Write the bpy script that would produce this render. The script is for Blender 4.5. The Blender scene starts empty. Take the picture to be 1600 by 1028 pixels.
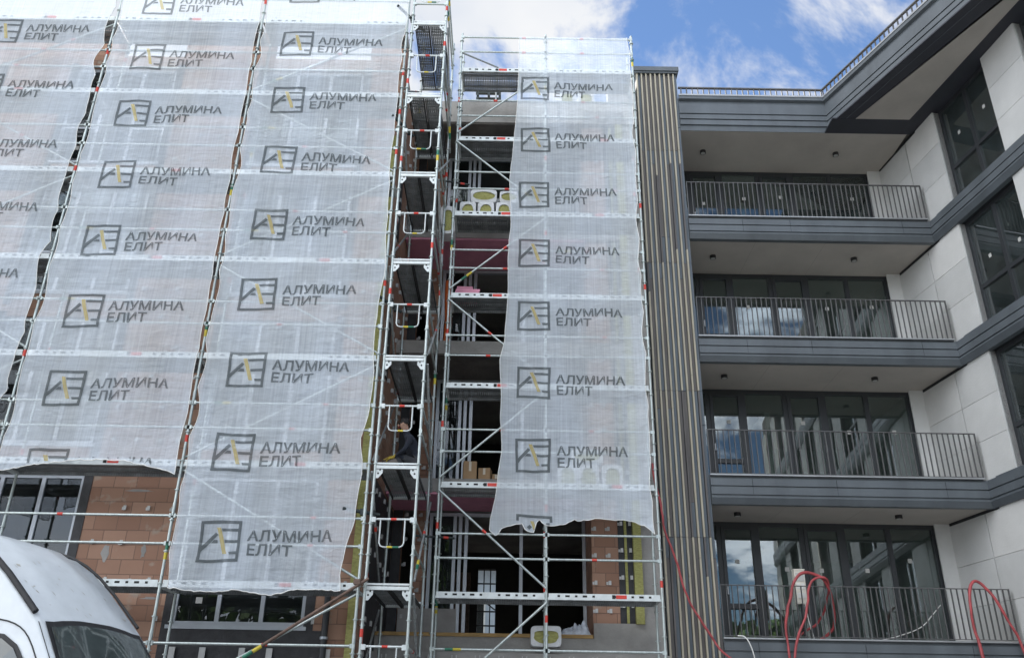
import bpy, bmesh, math, random
from mathutils import Vector, Matrix, noise
random.seed(7)
S = bpy.context.scene
COL = S.collection
R = math.radians
GZ = 0.5                                   # ground level; the camera is held 1.1 m above it

# ------------------------------------------------------------------ camera
cam = bpy.data.cameras.new('camera')
cam.sensor_width = 36.0
cam.lens = 36.0 * 1357.0 / 1600.0
cam.clip_end = 3000
camo = bpy.data.objects.new('camera', cam)
camo.matrix_world = Matrix.Translation((0, 0, 1.6)) @ Matrix.Rotation(R(90 + 25.1), 4, 'X') @ Matrix.Rotation(R(0.95), 4, 'Z')
COL.objects.link(camo)
S.camera = camo

# ------------------------------------------------------------------ sky
SUN_EL, SUN_AZ = 50.0, -20.0                 # the sun stands behind the buildings
w = bpy.data.worlds.new('World'); S.world = w; w.use_nodes = True
nt = w.node_tree; N = nt.nodes; L = nt.links; N.clear()
def nd(N, t, **k):
    n = N.new(t)
    for a, b in k.items(): setattr(n, a, b)
    return n
out = nd(N, 'ShaderNodeOutputWorld')
sky = nd(N, 'ShaderNodeTexSky', sky_type='NISHITA', sun_disc=False)
sky.sun_elevation = R(SUN_EL); sky.sun_rotation = R(SUN_AZ); sky.air_density = 1.0; sky.dust_density = 0.0; sky.ozone_density = 5.0
bg1 = nd(N, 'ShaderNodeBackground'); bg1.inputs[1].default_value = 0.068
L.new(sky.outputs[0], bg1.inputs[0])
tc = nd(N, 'ShaderNodeTexCoord')
sep = nd(N, 'ShaderNodeSeparateXYZ'); L.new(tc.outputs['Generated'], sep.inputs[0])
def math_(N, L, op, a, b=None, clamp=False):
    n = nd(N, 'ShaderNodeMath', operation=op); n.use_clamp = clamp
    for i, x in enumerate((a, b)):
        if x is None: continue
        if isinstance(x, (int, float)): n.inputs[i].default_value = x
        else: L.new(x, n.inputs[i])
    return n.outputs[0]
zz = math_(N, L, 'ADD', math_(N, L, 'MAXIMUM', sep.outputs[2], 0.0), 0.25)
px = math_(N, L, 'DIVIDE', sep.outputs[0], zz); py = math_(N, L, 'DIVIDE', sep.outputs[1], zz)
cmb = nd(N, 'ShaderNodeCombineXYZ'); L.new(px, cmb.inputs[0]); L.new(py, cmb.inputs[1])
n1 = nd(N, 'ShaderNodeTexNoise'); n1.inputs['Scale'].default_value = 3.3; n1.inputs['Detail'].default_value = 7; n1.inputs['Roughness'].default_value = 0.62; n1.inputs['Distortion'].default_value = 0.35
mp = nd(N, 'ShaderNodeMapping'); mp.inputs['Location'].default_value = (6.74, 7.7, 0.0); L.new(cmb.outputs[0], mp.inputs[0]); L.new(mp.outputs[0], n1.inputs['Vector'])
# thicker cloud towards the left of the sky
bias = math_(N, L, 'MULTIPLY', math_(N, L, 'SUBTRACT', 0.10, px), 0.62)
bias = math_(N, L, 'MINIMUM', math_(N, L, 'MAXIMUM', bias, -0.02), 0.3)
cov = math_(N, L, 'ADD', n1.outputs[0], bias)
mr = nd(N, 'ShaderNodeMapRange'); mr.interpolation_type = 'SMOOTHSTEP'
L.new(cov, mr.inputs[0]); mr.inputs[1].default_value = 0.455; mr.inputs[2].default_value = 0.60
n2 = nd(N, 'ShaderNodeTexNoise'); n2.inputs['Scale'].default_value = 2.3; n2.inputs['Detail'].default_value = 5
mp2 = nd(N, 'ShaderNodeMapping'); mp2.inputs['Location'].default_value = (7.1, 3.3, 1.0); L.new(cmb.outputs[0], mp2.inputs[0]); L.new(mp2.outputs[0], n2.inputs['Vector'])
cr = nd(N, 'ShaderNodeValToRGB'); cr.color_ramp.elements[0].position = 0.32; cr.color_ramp.elements[0].color = (0.62, 0.70, 0.84, 1)
cr.color_ramp.elements[1].position = 0.62; cr.color_ramp.elements[1].color = (1, 1, 1, 1)
L.new(n2.outputs[0], cr.inputs[0])
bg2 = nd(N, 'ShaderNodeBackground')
# unseen clouds behind the camera are made far brighter, to light the shaded facades
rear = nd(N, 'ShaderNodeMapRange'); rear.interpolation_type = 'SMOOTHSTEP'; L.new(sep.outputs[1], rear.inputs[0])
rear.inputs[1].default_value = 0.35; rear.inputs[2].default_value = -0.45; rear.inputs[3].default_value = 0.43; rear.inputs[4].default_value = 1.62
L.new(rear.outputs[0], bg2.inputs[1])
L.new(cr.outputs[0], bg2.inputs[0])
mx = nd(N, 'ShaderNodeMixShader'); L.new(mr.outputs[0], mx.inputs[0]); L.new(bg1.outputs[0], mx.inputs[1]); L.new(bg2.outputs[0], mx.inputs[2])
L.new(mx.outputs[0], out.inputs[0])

# ------------------------------------------------------------------ sun
sun = bpy.data.lights.new('sun', 'SUN'); sun.energy = 4.5; sun.angle = R(0.5); sun.color = (1, 0.95, 0.87)
so = bpy.data.objects.new('sun', sun); COL.objects.link(so)
sd = Vector((math.sin(R(SUN_AZ)) * math.cos(R(SUN_EL)), math.cos(R(SUN_AZ)) * math.cos(R(SUN_EL)), math.sin(R(SUN_EL))))
so.rotation_euler = (-sd).to_track_quat('-Z', 'Y').to_euler()
so.location = (0, 0, 60)
S.view_settings.view_transform = 'Standard'; S.view_settings.look = 'None'
S.view_settings.exposure = 1.2; S.view_settings.gamma = 1.0; S.view_settings.use_curve_mapping = False
S.cycles.max_bounces = 8; S.cycles.transparent_max_bounces = 24

# ------------------------------------------------------------------ materials
MATS = {}
def mat(name, col, rough=0.7, metal=0.0, var=0.15, scale=3.0, bump=0.0, bscale=40.0, spec=0.5, stretch=None):
    """Principled with a noise-mottled base colour, so that no surface is perfectly uniform."""
    m = bpy.data.materials.new(name); m.use_nodes = True; MATS[name] = m
    N = m.node_tree.nodes; L = m.node_tree.links; b = N['Principled BSDF']
    tc = N.new('ShaderNodeTexCoord'); vec = tc.outputs['Object']
    if stretch:
        mp = N.new('ShaderNodeMapping'); mp.inputs['Scale'].default_value = stretch; L.new(vec, mp.inputs[0]); vec = mp.outputs[0]
    n = N.new('ShaderNodeTexNoise'); n.inputs['Scale'].default_value = scale; n.inputs['Detail'].default_value = 6; n.inputs['Roughness'].default_value = 0.6
    L.new(vec, n.inputs['Vector'])
    r = N.new('ShaderNodeValToRGB'); r.color_ramp.elements[0].position = 0.3; r.color_ramp.elements[1].position = 0.7
    r.color_ramp.elements[0].color = (*[c * (1 - var) for c in col], 1); r.color_ramp.elements[1].color = (*[min(1, c * (1 + var)) for c in col], 1)
    L.new(n.outputs[0], r.inputs[0]); L.new(r.outputs[0], b.inputs['Base Color'])
    b.inputs['Roughness'].default_value = rough; b.inputs['Metallic'].default_value = metal; b.inputs['Specular IOR Level'].default_value = spec
    if bump:
        n3 = N.new('ShaderNodeTexNoise'); n3.inputs['Scale'].default_value = bscale; n3.inputs['Detail'].default_value = 4; L.new(vec, n3.inputs['Vector'])
        bp = N.new('ShaderNodeBump'); bp.inputs['Strength'].default_value = bump; bp.inputs['Distance'].default_value = 0.02
        L.new(n3.outputs[0], bp.inputs['Height']); L.new(bp.outputs[0], b.inputs['Normal'])
    return m
mat('gravel', (0.27, 0.272, 0.275), 0.9, var=0.3, scale=1.5, bump=0.4)
mat('dark_metal', (0.090, 0.104, 0.116), 0.40, 0.0, 0.22, 1.6, stretch=(1, 1, 0.35))
mat('frame_grey', (0.026, 0.029, 0.033), 0.45, 0.0, 0.1)
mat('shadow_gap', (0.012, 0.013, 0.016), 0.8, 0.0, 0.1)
mat('edge_metal', (0.36, 0.37, 0.38), 0.45, 0.6, 0.1)
mat('rail_metal', (0.115, 0.115, 0.115), 0.45, 0.3, 0.15, 6)
mat('soffit', (0.41, 0.38, 0.345), 0.9, var=0.10, scale=0.9, bump=0.1, bscale=90)
mat('soffit_joint', (0.27, 0.25, 0.225), 0.9)
mat('soffit_band', (0.03, 0.032, 0.042), 0.6, var=0.1)
mat('stone_light', (0.53, 0.53, 0.515), 0.75, var=0.06, scale=2.0, bump=0.15, bscale=25)
mat('stone_dark', (0.46, 0.465, 0.455), 0.75, var=0.06, scale=2.0, bump=0.15, bscale=25)
mat('stone', (0.495, 0.50, 0.49), 0.75, var=0.06, scale=2.0, bump=0.15, bscale=25)
mat('slat_beige', (0.38, 0.345, 0.265), 0.6, var=0.18, scale=2.0, stretch=(6, 6, 0.6))
mat('slat_grey', (0.085, 0.105, 0.125), 0.55, var=0.2, scale=1.5, stretch=(6, 6, 0.6))
mat('slat_brown', (0.10, 0.092, 0.088), 0.6, var=0.2, scale=1.5, stretch=(6, 6, 0.6))
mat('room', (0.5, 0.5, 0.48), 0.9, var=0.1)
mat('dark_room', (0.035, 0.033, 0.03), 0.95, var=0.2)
mat('concrete', (0.30, 0.29, 0.275), 0.9, var=0.22, scale=1.7, bump=0.35, bscale=18)
mat('concrete_dark', (0.14, 0.13, 0.12), 0.9, var=0.3, scale=2.5, bump=0.4, bscale=18)
mat('alu', (0.42, 0.45, 0.49), 0.4, 0.35, 0.08)
mat('galv', (0.44, 0.49, 0.48), 0.42, 0.55, 0.2, 9.0, stretch=(4, 4, 1))
mat('galv_old', (0.30, 0.32, 0.32), 0.55, 0.5, 0.3, 7.0, stretch=(4, 4, 1))
mat('zinc_white', (0.57, 0.61, 0.61), 0.5, 0.2, 0.15, 6.0)
mat('slot', (0.02, 0.02, 0.02), 0.9)
mat('band_red', (0.55, 0.045, 0.03), 0.55, var=0.15)
mat('band_yellow', (0.55, 0.44, 0.04), 0.55, var=0.15)
mat('band_green', (0.02, 0.15, 0.09), 0.55, var=0.15)
mat('membrane', (0.022, 0.022, 0.025), 0.55, var=0.4, scale=6, bump=0.6, bscale=9)
mat('bracket', (0.46, 0.46, 0.45), 0.5, 0.2)
mat('wool', (0.37, 0.36, 0.13), 0.95, var=0.25, scale=14, bump=0.8, bscale=60, stretch=(1, 1, 3))
mat('wool_wrap', (0.60, 0.61, 0.62), 0.38, var=0.1, scale=8, bump=0.6, bscale=14)
mat('xps_pink', (0.58, 0.25, 0.34), 0.8, var=0.12)
mat('card', (0.36, 0.235, 0.13), 0.85, var=0.12)
mat('card_tape', (0.6, 0.55, 0.45), 0.5)
mat('wood', (0.36, 0.23, 0.09), 0.8, var=0.25, scale=3, stretch=(1, 8, 8))
mat('hose_red', (0.34, 0.055, 0.06), 0.5, var=0.35, scale=5)
mat('cable_white', (0.65, 0.65, 0.62), 0.5)
mat('box_white', (0.66, 0.63, 0.55), 0.6, var=0.15, scale=10)
mat('rust_tube', (0.13, 0.085, 0.065), 0.7, 0.2, 0.4, 10)
mat('black_tube', (0.03, 0.04, 0.04), 0.6, 0.2, 0.4, 10)
mat('van_white', (0.60, 0.64, 0.67), 0.25, var=0.07, scale=3.5)
mat('rubber', (0.016, 0.016, 0.018), 0.65, var=0.3, scale=12)
mat('van_dirt', (0.35, 0.34, 0.30), 0.8, var=0.3)
mat('plastic_sheet', (0.42, 0.46, 0.52), 0.3, var=0.4, scale=9, bump=0.6, bscale=12)
mat('skin', (0.42, 0.25, 0.18), 0.6)
mat('cloth_navy', (0.018, 0.022, 0.034), 0.95, var=0.3, bump=0.3)
mat('cloth_grey', (0.05, 0.052, 0.058), 0.95, var=0.3, bump=0.3)
mat('cloth_shirt', (0.17, 0.15, 0.13), 0.95, var=0.2, bump=0.3)
mat('glove_yellow', (0.45, 0.33, 0.05), 0.8, var=0.2)
mat('hair', (0.012, 0.010, 0.009), 0.7)
mat('bark', (0.10, 0.075, 0.05), 0.95, var=0.3, bump=0.6)
mat('leaf', (0.075, 0.13, 0.03), 0.6, var=0.45, scale=1.2)
mat('leaf_dark', (0.06, 0.115, 0.028), 0.6, var=0.45, scale=1.2)
mat('plaster', (0.34, 0.42, 0.50), 0.9, var=0.1)
mat('sticker', (0.42, 0.42, 0.40), 0.6)
mat('lamp_black', (0.015, 0.015, 0.016), 0.5)
mat('lamp_lens', (0.4, 0.4, 0.38), 0.4)
mat('orange_plastic', (0.55, 0.11, 0.02), 0.6)
mat('blue_plastic', (0.05, 0.09, 0.22), 0.5)

def glass(name, tint, ior, extra, veil=0.0):
    m = bpy.data.materials.new(name); m.use_nodes = True; MATS[name] = m
    N = m.node_tree.nodes; L = m.node_tree.links; N.remove(N['Principled BSDF'])
    o = N['Material Output']; t = N.new('ShaderNodeBsdfTransparent'); t.inputs[0].default_value = (*tint, 1)
    g = N.new('ShaderNodeBsdfGlossy'); g.inputs['Roughness'].default_value = 0.0; g.inputs['Color'].default_value = (0.93, 0.96, 1, 1)
    n = N.new('ShaderNodeTexNoise'); n.inputs['Scale'].default_value = 0.9; tc = N.new('ShaderNodeTexCoord'); L.new(tc.outputs['Object'], n.inputs['Vector'])
    bp = N.new('ShaderNodeBump'); bp.inputs['Strength'].default_value = 0.05; bp.inputs['Distance'].default_value = 0.02
    L.new(n.outputs[0], bp.inputs['Height']); L.new(bp.outputs[0], g.inputs['Normal'])
    f = N.new('ShaderNodeFresnel'); f.inputs[0].default_value = ior
    a = N.new('ShaderNodeMath'); a.operation = 'ADD'; a.use_clamp = True; a.inputs[1].default_value = extra; L.new(f.outputs[0], a.inputs[0])
    mx = N.new('ShaderNodeMixShader'); L.new(a.outputs[0], mx.inputs[0]); L.new(t.outputs[0], mx.inputs[1]); L.new(g.outputs[0], mx.inputs[2])
    df = N.new('ShaderNodeBsdfDiffuse'); df.inputs[0].default_value = (0.50, 0.56, 0.55, 1)
    n5 = N.new('ShaderNodeTexNoise'); n5.inputs['Scale'].default_value = 2.5; n5.inputs['Detail'].default_value = 6; L.new(tc.outputs['Object'], n5.inputs['Vector'])
    dm = N.new('ShaderNodeMath'); dm.operation = 'MULTIPLY'; dm.inputs[1].default_value = veil * 2; L.new(n5.outputs[0], dm.inputs[0])
    m3 = N.new('ShaderNodeMixShader'); L.new(dm.outputs[0], m3.inputs[0]); L.new(mx.outputs[0], m3.inputs[1]); L.new(df.outputs[0], m3.inputs[2])
    L.new(m3.outputs[0], o.inputs[0])      # grey-green veil in the glass, in place of missing light and reflection
glass('pane_glass', (0.70, 0.78, 0.75), 1.62, 0.05, 0.024)
glass('shell_glass', (0.40, 0.45, 0.46), 1.5, 0.0, 0.02)
def screen_mat():
    m = mat('van_screen', (0.06, 0.075, 0.075), 0.03, 0.0, 0.3, 2.0, spec=0.9)
screen_mat()

def brick_mat():
    m = bpy.data.materials.new('clay_block'); m.use_nodes = True; MATS['clay_block'] = m
    N = m.node_tree.nodes; L = m.node_tree.links; b = N['Principled BSDF']; b.inputs['Roughness'].default_value = 0.9
    g = N.new('ShaderNodeNewGeometry'); s = N.new('ShaderNodeSeparateXYZ'); L.new(g.outputs['Position'], s.inputs[0])
    a = N.new('ShaderNodeMath'); L.new(s.outputs[0], a.inputs[0]); L.new(s.outputs[1], a.inputs[1])
    c = N.new('ShaderNodeCombineXYZ'); L.new(a.outputs[0], c.inputs[0]); L.new(s.outputs[2], c.inputs[1])
    br = N.new('ShaderNodeTexBrick'); br.inputs['Scale'].default_value = 1.0; br.inputs['Brick Width'].default_value = 0.40; br.inputs['Row Height'].default_value = 0.25
    br.inputs['Mortar Size'].default_value = 0.008; br.inputs['Mortar Smooth'].default_value = 0.3; br.inputs['Bias'].default_value = 0.1
    br.inputs['Color1'].default_value = (0.47, 0.285, 0.20, 1); br.inputs['Color2'].default_value = (0.34, 0.19, 0.13, 1); br.inputs['Mortar'].default_value = (0.25, 0.155, 0.115, 1)
    L.new(c.outputs[0], br.inputs['Vector'])
    n = N.new('ShaderNodeTexNoise'); n.inputs['Scale'].default_value = 2.2; n.inputs['Detail'].default_value = 8; L.new(c.outputs[0], n.inputs['Vector'])
    r = N.new('ShaderNodeValToRGB'); r.color_ramp.elements[0].position = 0.60; r.color_ramp.elements[1].position = 0.66
    L.new(n.outputs[0], r.inputs[0])
    n4 = N.new('ShaderNodeTexNoise'); n4.inputs['Scale'].default_value = 0.9; n4.inputs['Detail'].default_value = 5; L.new(c.outputs[0], n4.inputs['Vector'])
    mu = N.new('ShaderNodeMixRGB'); mu.blend_type = 'MULTIPLY'; mu.inputs[0].default_value = 0.35; L.new(br.outputs[0], mu.inputs[1]); L.new(n4.outputs[0], mu.inputs[2])
    ml = N.new('ShaderNodeMixRGB'); L.new(r.outputs[0], ml.inputs[0]); L.new(mu.outputs[0], ml.inputs[1]); ml.inputs[2].default_value = (0.36, 0.28, 0.22, 1)
    L.new(ml.outputs[0], b.inputs['Base Color'])
    # vertical combing of the clay blocks and the joints as relief
    wv = N.new('ShaderNodeTexWave'); wv.inputs['Scale'].default_value = 14; L.new(c.outputs[0], wv.inputs['Vector'])
    ad = N.new('ShaderNodeMath'); ad.operation = 'MULTIPLY_ADD'; ad.inputs[1].default_value = 0.12; L.new(wv.outputs[1], ad.inputs[0])
    inv = N.new('ShaderNodeMath'); inv.operation = 'SUBTRACT'; inv.inputs[0].default_value = 1.0; L.new(br.outputs['Fac'], inv.inputs[1]); L.new(inv.outputs[0], ad.inputs[2])
    bp = N.new('ShaderNodeBump'); bp.inputs['Strength'].default_value = 0.6; bp.inputs['Distance'].default_value = 0.012; L.new(ad.outputs[0], bp.inputs['Height']); L.new(bp.outputs[0], b.inputs['Normal'])
brick_mat()

def net_mat(name, base, opaque, printed=False):
    """Woven debris netting: holes let light and view through, threads scatter on both sides."""
    m = bpy.data.materials.new(name); m.use_nodes = True; MATS[name] = m
    N = m.node_tree.nodes; L = m.node_tree.links; N.remove(N['Principled BSDF']); o = N['Material Output']
    g = N.new('ShaderNodeNewGeometry'); P_ = g.outputs['Position']
    def tex(sc, st, det=3):
        mp = N.new('ShaderNodeMapping'); mp.inputs['Scale'].default_value = st; L.new(P_, mp.inputs[0])
        n = N.new('ShaderNodeTexNoise'); n.inputs['Scale'].default_value = sc; n.inputs['Detail'].default_value = det; L.new(mp.outputs[0], n.inputs['Vector']); return n.outputs[0]
    va = tex(34, (1, 0.2, 0.02)); vb = tex(30, (0.03, 0.2, 1)); vc = tex(0.5, (1, 1, 1), 4)
    s1 = math_(N, L, 'ADD', va, math_(N, L, 'ADD', math_(N, L, 'MULTIPLY', vb, 0.55), 0.225)); s2 = math_(N, L, 'MULTIPLY', math_(N, L, 'SUBTRACT', s1, 1.0), 0.24)
    s3 = math_(N, L, 'MULTIPLY', math_(N, L, 'SUBTRACT', vc, 0.5), 0.14)
    op = math_(N, L, 'ADD', math_(N, L, 'ADD', s2, s3), opaque, True)
    d = N.new('ShaderNodeBsdfDiffuse')
    # dust and weathering in the cloth
    dn = tex(1.3, (1, 1, 0.35), 6); dr = N.new('ShaderNodeValToRGB'); dr.color_ramp.elements[0].position = 0.30; dr.color_ramp.elements[1].position = 0.62
    dr.color_ramp.elements[0].color = (*[c * k for c, k in zip(base, (0.86, 0.84, 0.80))], 1); dr.color_ramp.elements[1].color = (*base, 1)
    L.new(dn, dr.inputs[0]); L.new(dr.outputs[0], d.inputs[0])
    t = N.new('ShaderNodeBsdfTranslucent'); t.inputs[0].default_value = (*base, 1)
    mp = N.new('ShaderNodeMapping'); mp.inputs['Scale'].default_value = (1, 1, 2.2); L.new(P_, mp.inputs[0])
    bn = N.new('ShaderNodeTexNoise'); bn.inputs['Scale'].default_value = 4.0; bn.inputs['Detail'].default_value = 5; L.new(mp.outputs[0], bn.inputs['Vector'])
    bp = N.new('ShaderNodeBump'); bp.inputs['Strength'].default_value = 0.6; bp.inputs['Distance'].default_value = 0.05; L.new(bn.outputs[0], bp.inputs['Height'])
    L.new(bp.outputs[0], d.inputs['Normal'])
    a = N.new('ShaderNodeMixShader'); a.inputs[0].default_value = 0.05 if printed else 0.10; L.new(d.outputs[0], a.inputs[1]); L.new(t.outputs[0], a.inputs[2])
    tr = N.new('ShaderNodeBsdfTransparent')
    mx = N.new('ShaderNodeMixShader'); L.new(op, mx.inputs[0]); L.new(tr.outputs[0], mx.inputs[1]); L.new(a.outputs[0], mx.inputs[2])
    L.new(mx.outputs[0], o.inputs[0])
net_mat('netting', (0.77, 0.845, 0.93), 0.49)
net_mat('ink_grey', (0.08, 0.095, 0.10), 0.62, True)
net_mat('ink_yellow', (0.52, 0.43, 0.17), 0.60, True)

def deck_mat():
    m = mat('deck_steel', (0.22, 0.235, 0.24), 0.55, 0.3, 0.3, 6)
    N = m.node_tree.nodes; L = m.node_tree.links
    v = N.new('ShaderNodeTexVoronoi'); v.voronoi_dimensions = '2D'; v.inputs['Scale'].default_value = 24; v.inputs['Randomness'].default_value = 0.0
    tc = N.new('ShaderNodeTexCoord'); L.new(tc.outputs['Object'], v.inputs['Vector'])
    r = N.new('ShaderNodeValToRGB'); r.color_ramp.elements[0].position = 0.25; r.color_ramp.elements[0].color = (0.25, 0.25, 0.25, 1); r.color_ramp.elements[1].position = 0.34
    L.new(v.outputs[0], r.inputs[0])
    b = N['Principled BSDF']; r.color_ramp.elements[0].color = (0, 0, 0, 1); r.color_ramp.elements[0].position = 0.31; r.color_ramp.elements[1].position = 0.33
    L.new(r.outputs[0], b.inputs['Alpha'])      # punched anti-slip holes
deck_mat()

# ------------------------------------------------------------------ mesh helpers
def top_loc(p):
    while p.parent: p = p.parent
    return Vector(p.location)
class MB:
    def __init__(s): s.v = []; s.f = []; s.m = []; s.sm = []
    def add(s, vs, fs, mi=0, smooth=False):
        b = len(s.v); s.v += [tuple(p) for p in vs]
        for f in fs: s.f.append([b + i for i in f]); s.m.append(mi); s.sm.append(smooth)
        return s
    def box(s, x0, x1, y0, y1, z0, z1, mi=0):
        return s.hexa([(x0, y0), (x1, y0), (x1, y1), (x0, y1)], z0, z1, mi)
    def hexa(s, q, z0, z1, mi=0):
        n = len(q); vs = [(x, y, z0) for x, y in q] + [(x, y, z1) for x, y in q]
        return s.add(vs, [list(range(n))[::-1], list(range(n, 2 * n))] + [[i, (i + 1) % n, n + (i + 1) % n, n + i] for i in range(n)], mi)
    def bar(s, p, q, w, h, mi=0, up=(0, 0, 1)):
        p, q = Vector(p), Vector(q); d = (q - p).normalized(); u = Vector(up)
        if abs(d.dot(u)) > 0.99: u = Vector((0, 1, 0))
        a = d.cross(u).normalized() * w / 2; b = a.cross(d).normalized() * h / 2
        vs = [c + i * a + j * b for c in (p, q) for i, j in ((-1, -1), (1, -1), (1, 1), (-1, 1))]
        return s.add(vs, [[3, 2, 1, 0], [4, 5, 6, 7]] + [[i, (i + 1) % 4, 4 + (i + 1) % 4, 4 + i] for i in range(4)], mi)
    def cyl(s, p, q, r, n=10, mi=0, r2=None, cap=True):
        p, q = Vector(p), Vector(q); d = (q - p).normalized(); r2 = r if r2 is None else r2
        u = Vector((0, 0, 1)) if abs(d.z) < 0.9 else Vector((1, 0, 0)); a = d.cross(u).normalized(); b = d.cross(a)
        vs = []
        for c, k in ((p, r), (q, r2)):
            for i in range(n): t = 2 * math.pi * i / n; vs.append(c + a * math.cos(t) * k + b * math.sin(t) * k)
        s.add(vs, [[i, (i + 1) % n, n + (i + 1) % n, n + i] for i in range(n)], mi, True)
        if cap: s.add(vs[:n], [list(range(n))[::-1]], mi); s.add(vs[n:], [list(range(n))], mi)
        return s
    def tube(s, pts, r, n=10, mi=0, sub=1):
        pts = [Vector(p) for p in pts]
        if sub > 1:
            o = []
            for i in range(len(pts) - 1):
                p0 = pts[max(i - 1, 0)]; p1 = pts[i]; p2 = pts[i + 1]; p3 = pts[min(i + 2, len(pts) - 1)]
                for k in range(sub):
                    t = k / sub
                    o.append(0.5 * ((2 * p1) + (p2 - p0) * t + (2 * p0 - 5 * p1 + 4 * p2 - p3) * t * t + (3 * p1 - p0 - 3 * p2 + p3) * t ** 3))
            pts = o + [pts[-1]]
        a = None; vs = []
        for i, p in enumerate(pts):
            d = (pts[min(i + 1, len(pts) - 1)] - pts[max(i - 1, 0)]).normalized()
            if a is None: a = d.orthogonal().normalized()
            a = (a - d * a.dot(d)).normalized(); b = d.cross(a)
            for k in range(n): t = 2 * math.pi * k / n; vs.append(p + a * math.cos(t) * r + b * math.sin(t) * r)
        m = len(pts)
        s.add(vs, [[i * n + k, i * n + (k + 1) % n, (i + 1) * n + (k + 1) % n, (i + 1) * n + k] for i in range(m - 1) for k in range(n)], mi, True)
        s.add(vs[:n], [list(range(n))[::-1]], mi); s.add(vs[-n:], [list(range(n))], mi)
        return s
    def sweep(s, prof, path, mi=0, close=True):
        """Profile of (outward offset, z) along a plan path; outward is to the right of the direction of travel, corners mitred."""
        n = len(path); dirs = [(Vector(path[i + 1]) - Vector(path[i])).normalized() for i in range(n - 1)]
        nr = [Vector((d.y, -d.x)) for d in dirs]; vs = []
        for i in range(n):
            if i == 0: m = nr[0]
            elif i == n - 1: m = nr[-1]
            else: m = (nr[i - 1] + nr[i]); m = m / (m.dot(nr[i]))
            for o, z in prof: q = Vector(path[i]) + m * o; vs.append((q.x, q.y, z))
        k = len(prof); fs = []
        for i in range(n - 1):
            for j in range(k if close else k - 1):
                fs.append([i * k + j, i * k + (j + 1) % k, (i + 1) * k + (j + 1) % k, (i + 1) * k + j])
        s.add(vs, fs, mi)
        if close: s.add(vs[:k], [list(range(k))], mi); s.add(vs[-k:], [list(range(k))[::-1]], mi)
        return s
    def pieces(s):
        # connected pieces, each as a builder of its own
        par = list(range(len(s.v)))
        def find(a):
            while par[a] != a: par[a] = par[par[a]]; a = par[a]
            return a
        for f in s.f:
            for i in f[1:]: par[find(i)] = find(f[0])
        gr = {}
        for k, f in enumerate(s.f): gr.setdefault(find(f[0]), []).append(k)
        o = []
        for ks in gr.values():
            mp = {}; b = MB()
            for k in ks:
                for i in s.f[k]:
                    if i not in mp: mp[i] = len(b.v); b.v.append(s.v[i])
                b.f.append([mp[i] for i in s.f[k]]); b.m.append(s.m[k]); b.sm.append(s.sm[k])
            o.append(b)
        return o
    def build_each(s, name, mats, parent): return [b.build(name, mats, parent) for b in s.pieces()]
    def build(s, name, mats, parent=None, loc=None):
        me = bpy.data.meshes.new(name)
        o = top_loc(parent) if parent else Vector(loc or (0, 0, 0))
        me.from_pydata([(x - o.x, y - o.y, z - o.z) for x, y, z in s.v], [], s.f)
        if isinstance(mats, str): mats = [mats]
        for k in mats: me.materials.append(MATS[k])
        me.polygons.foreach_set('material_index', s.m); me.polygons.foreach_set('use_smooth', s.sm)
        bm = bmesh.new(); bm.from_mesh(me); bmesh.ops.recalc_face_normals(bm, faces=bm.faces); bm.to_mesh(me); bm.free()
        ob = bpy.data.objects.new(name, me); COL.objects.link(ob)
        if parent: ob.parent = parent
        else: ob.location = o
        return ob
def tag(o, label=None, cat=None, group=None, kind=None):
    if label: o['label'] = label
    if cat: o['category'] = cat
    if group: o['group'] = group
    if kind: o['kind'] = kind
    return o
def thing(name, loc, label, cat, group=None):
    o = bpy.data.objects.new(name, None); o.location = loc; o.empty_display_size = 0.3; COL.objects.link(o)
    return tag(o, label, cat, group)
def lerp(a, b, t): return a + (b - a) * t
def interp(tab, x):
    if x <= tab[0][0]: return tab[0][1]
    for (a, b), (c, d) in zip(tab, tab[1:]):
        if x <= c: return b + (d - b) * (x - a) / (c - a)
    return tab[-1][1]

# ------------------------------------------------------------------ ground
g = MB().add([(-400, -400, GZ), (400, -400, GZ), (400, 400, GZ), (-400, 400, GZ)], [[0, 1, 2, 3]]).build('ground', 'gravel')
tag(g, kind='structure')

# ================================================================== finished apartment building
FL = [3.31, 6.44, 9.53, 12.60]             # balcony floor levels
TOPZ = 15.12
B = thing('apartment_building', (7.0, 18.0, GZ), 'finished grey apartment building with balconies, pale stone side wing and slatted corner column', 'building')
YB = 17.2; YG = 18.95
al = math.atan(0.135)
def wp(t, n, z=None):                      # wing wall frame: t metres from the corner towards the street, n metres into the wing
    x = 9.75 + math.sin(al) * t + math.cos(al) * n; y = YB - math.cos(al) * t + math.sin(al) * n
    return (x, y) if z is None else (x, y, z)
def wbox(mb, t0, t1, n0, n1, z0, z1, mi=0):
    return mb.hexa([wp(t0, n0), wp(t1, n0), wp(t1, n1), wp(t0, n1)], z0, z1, mi)

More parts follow.
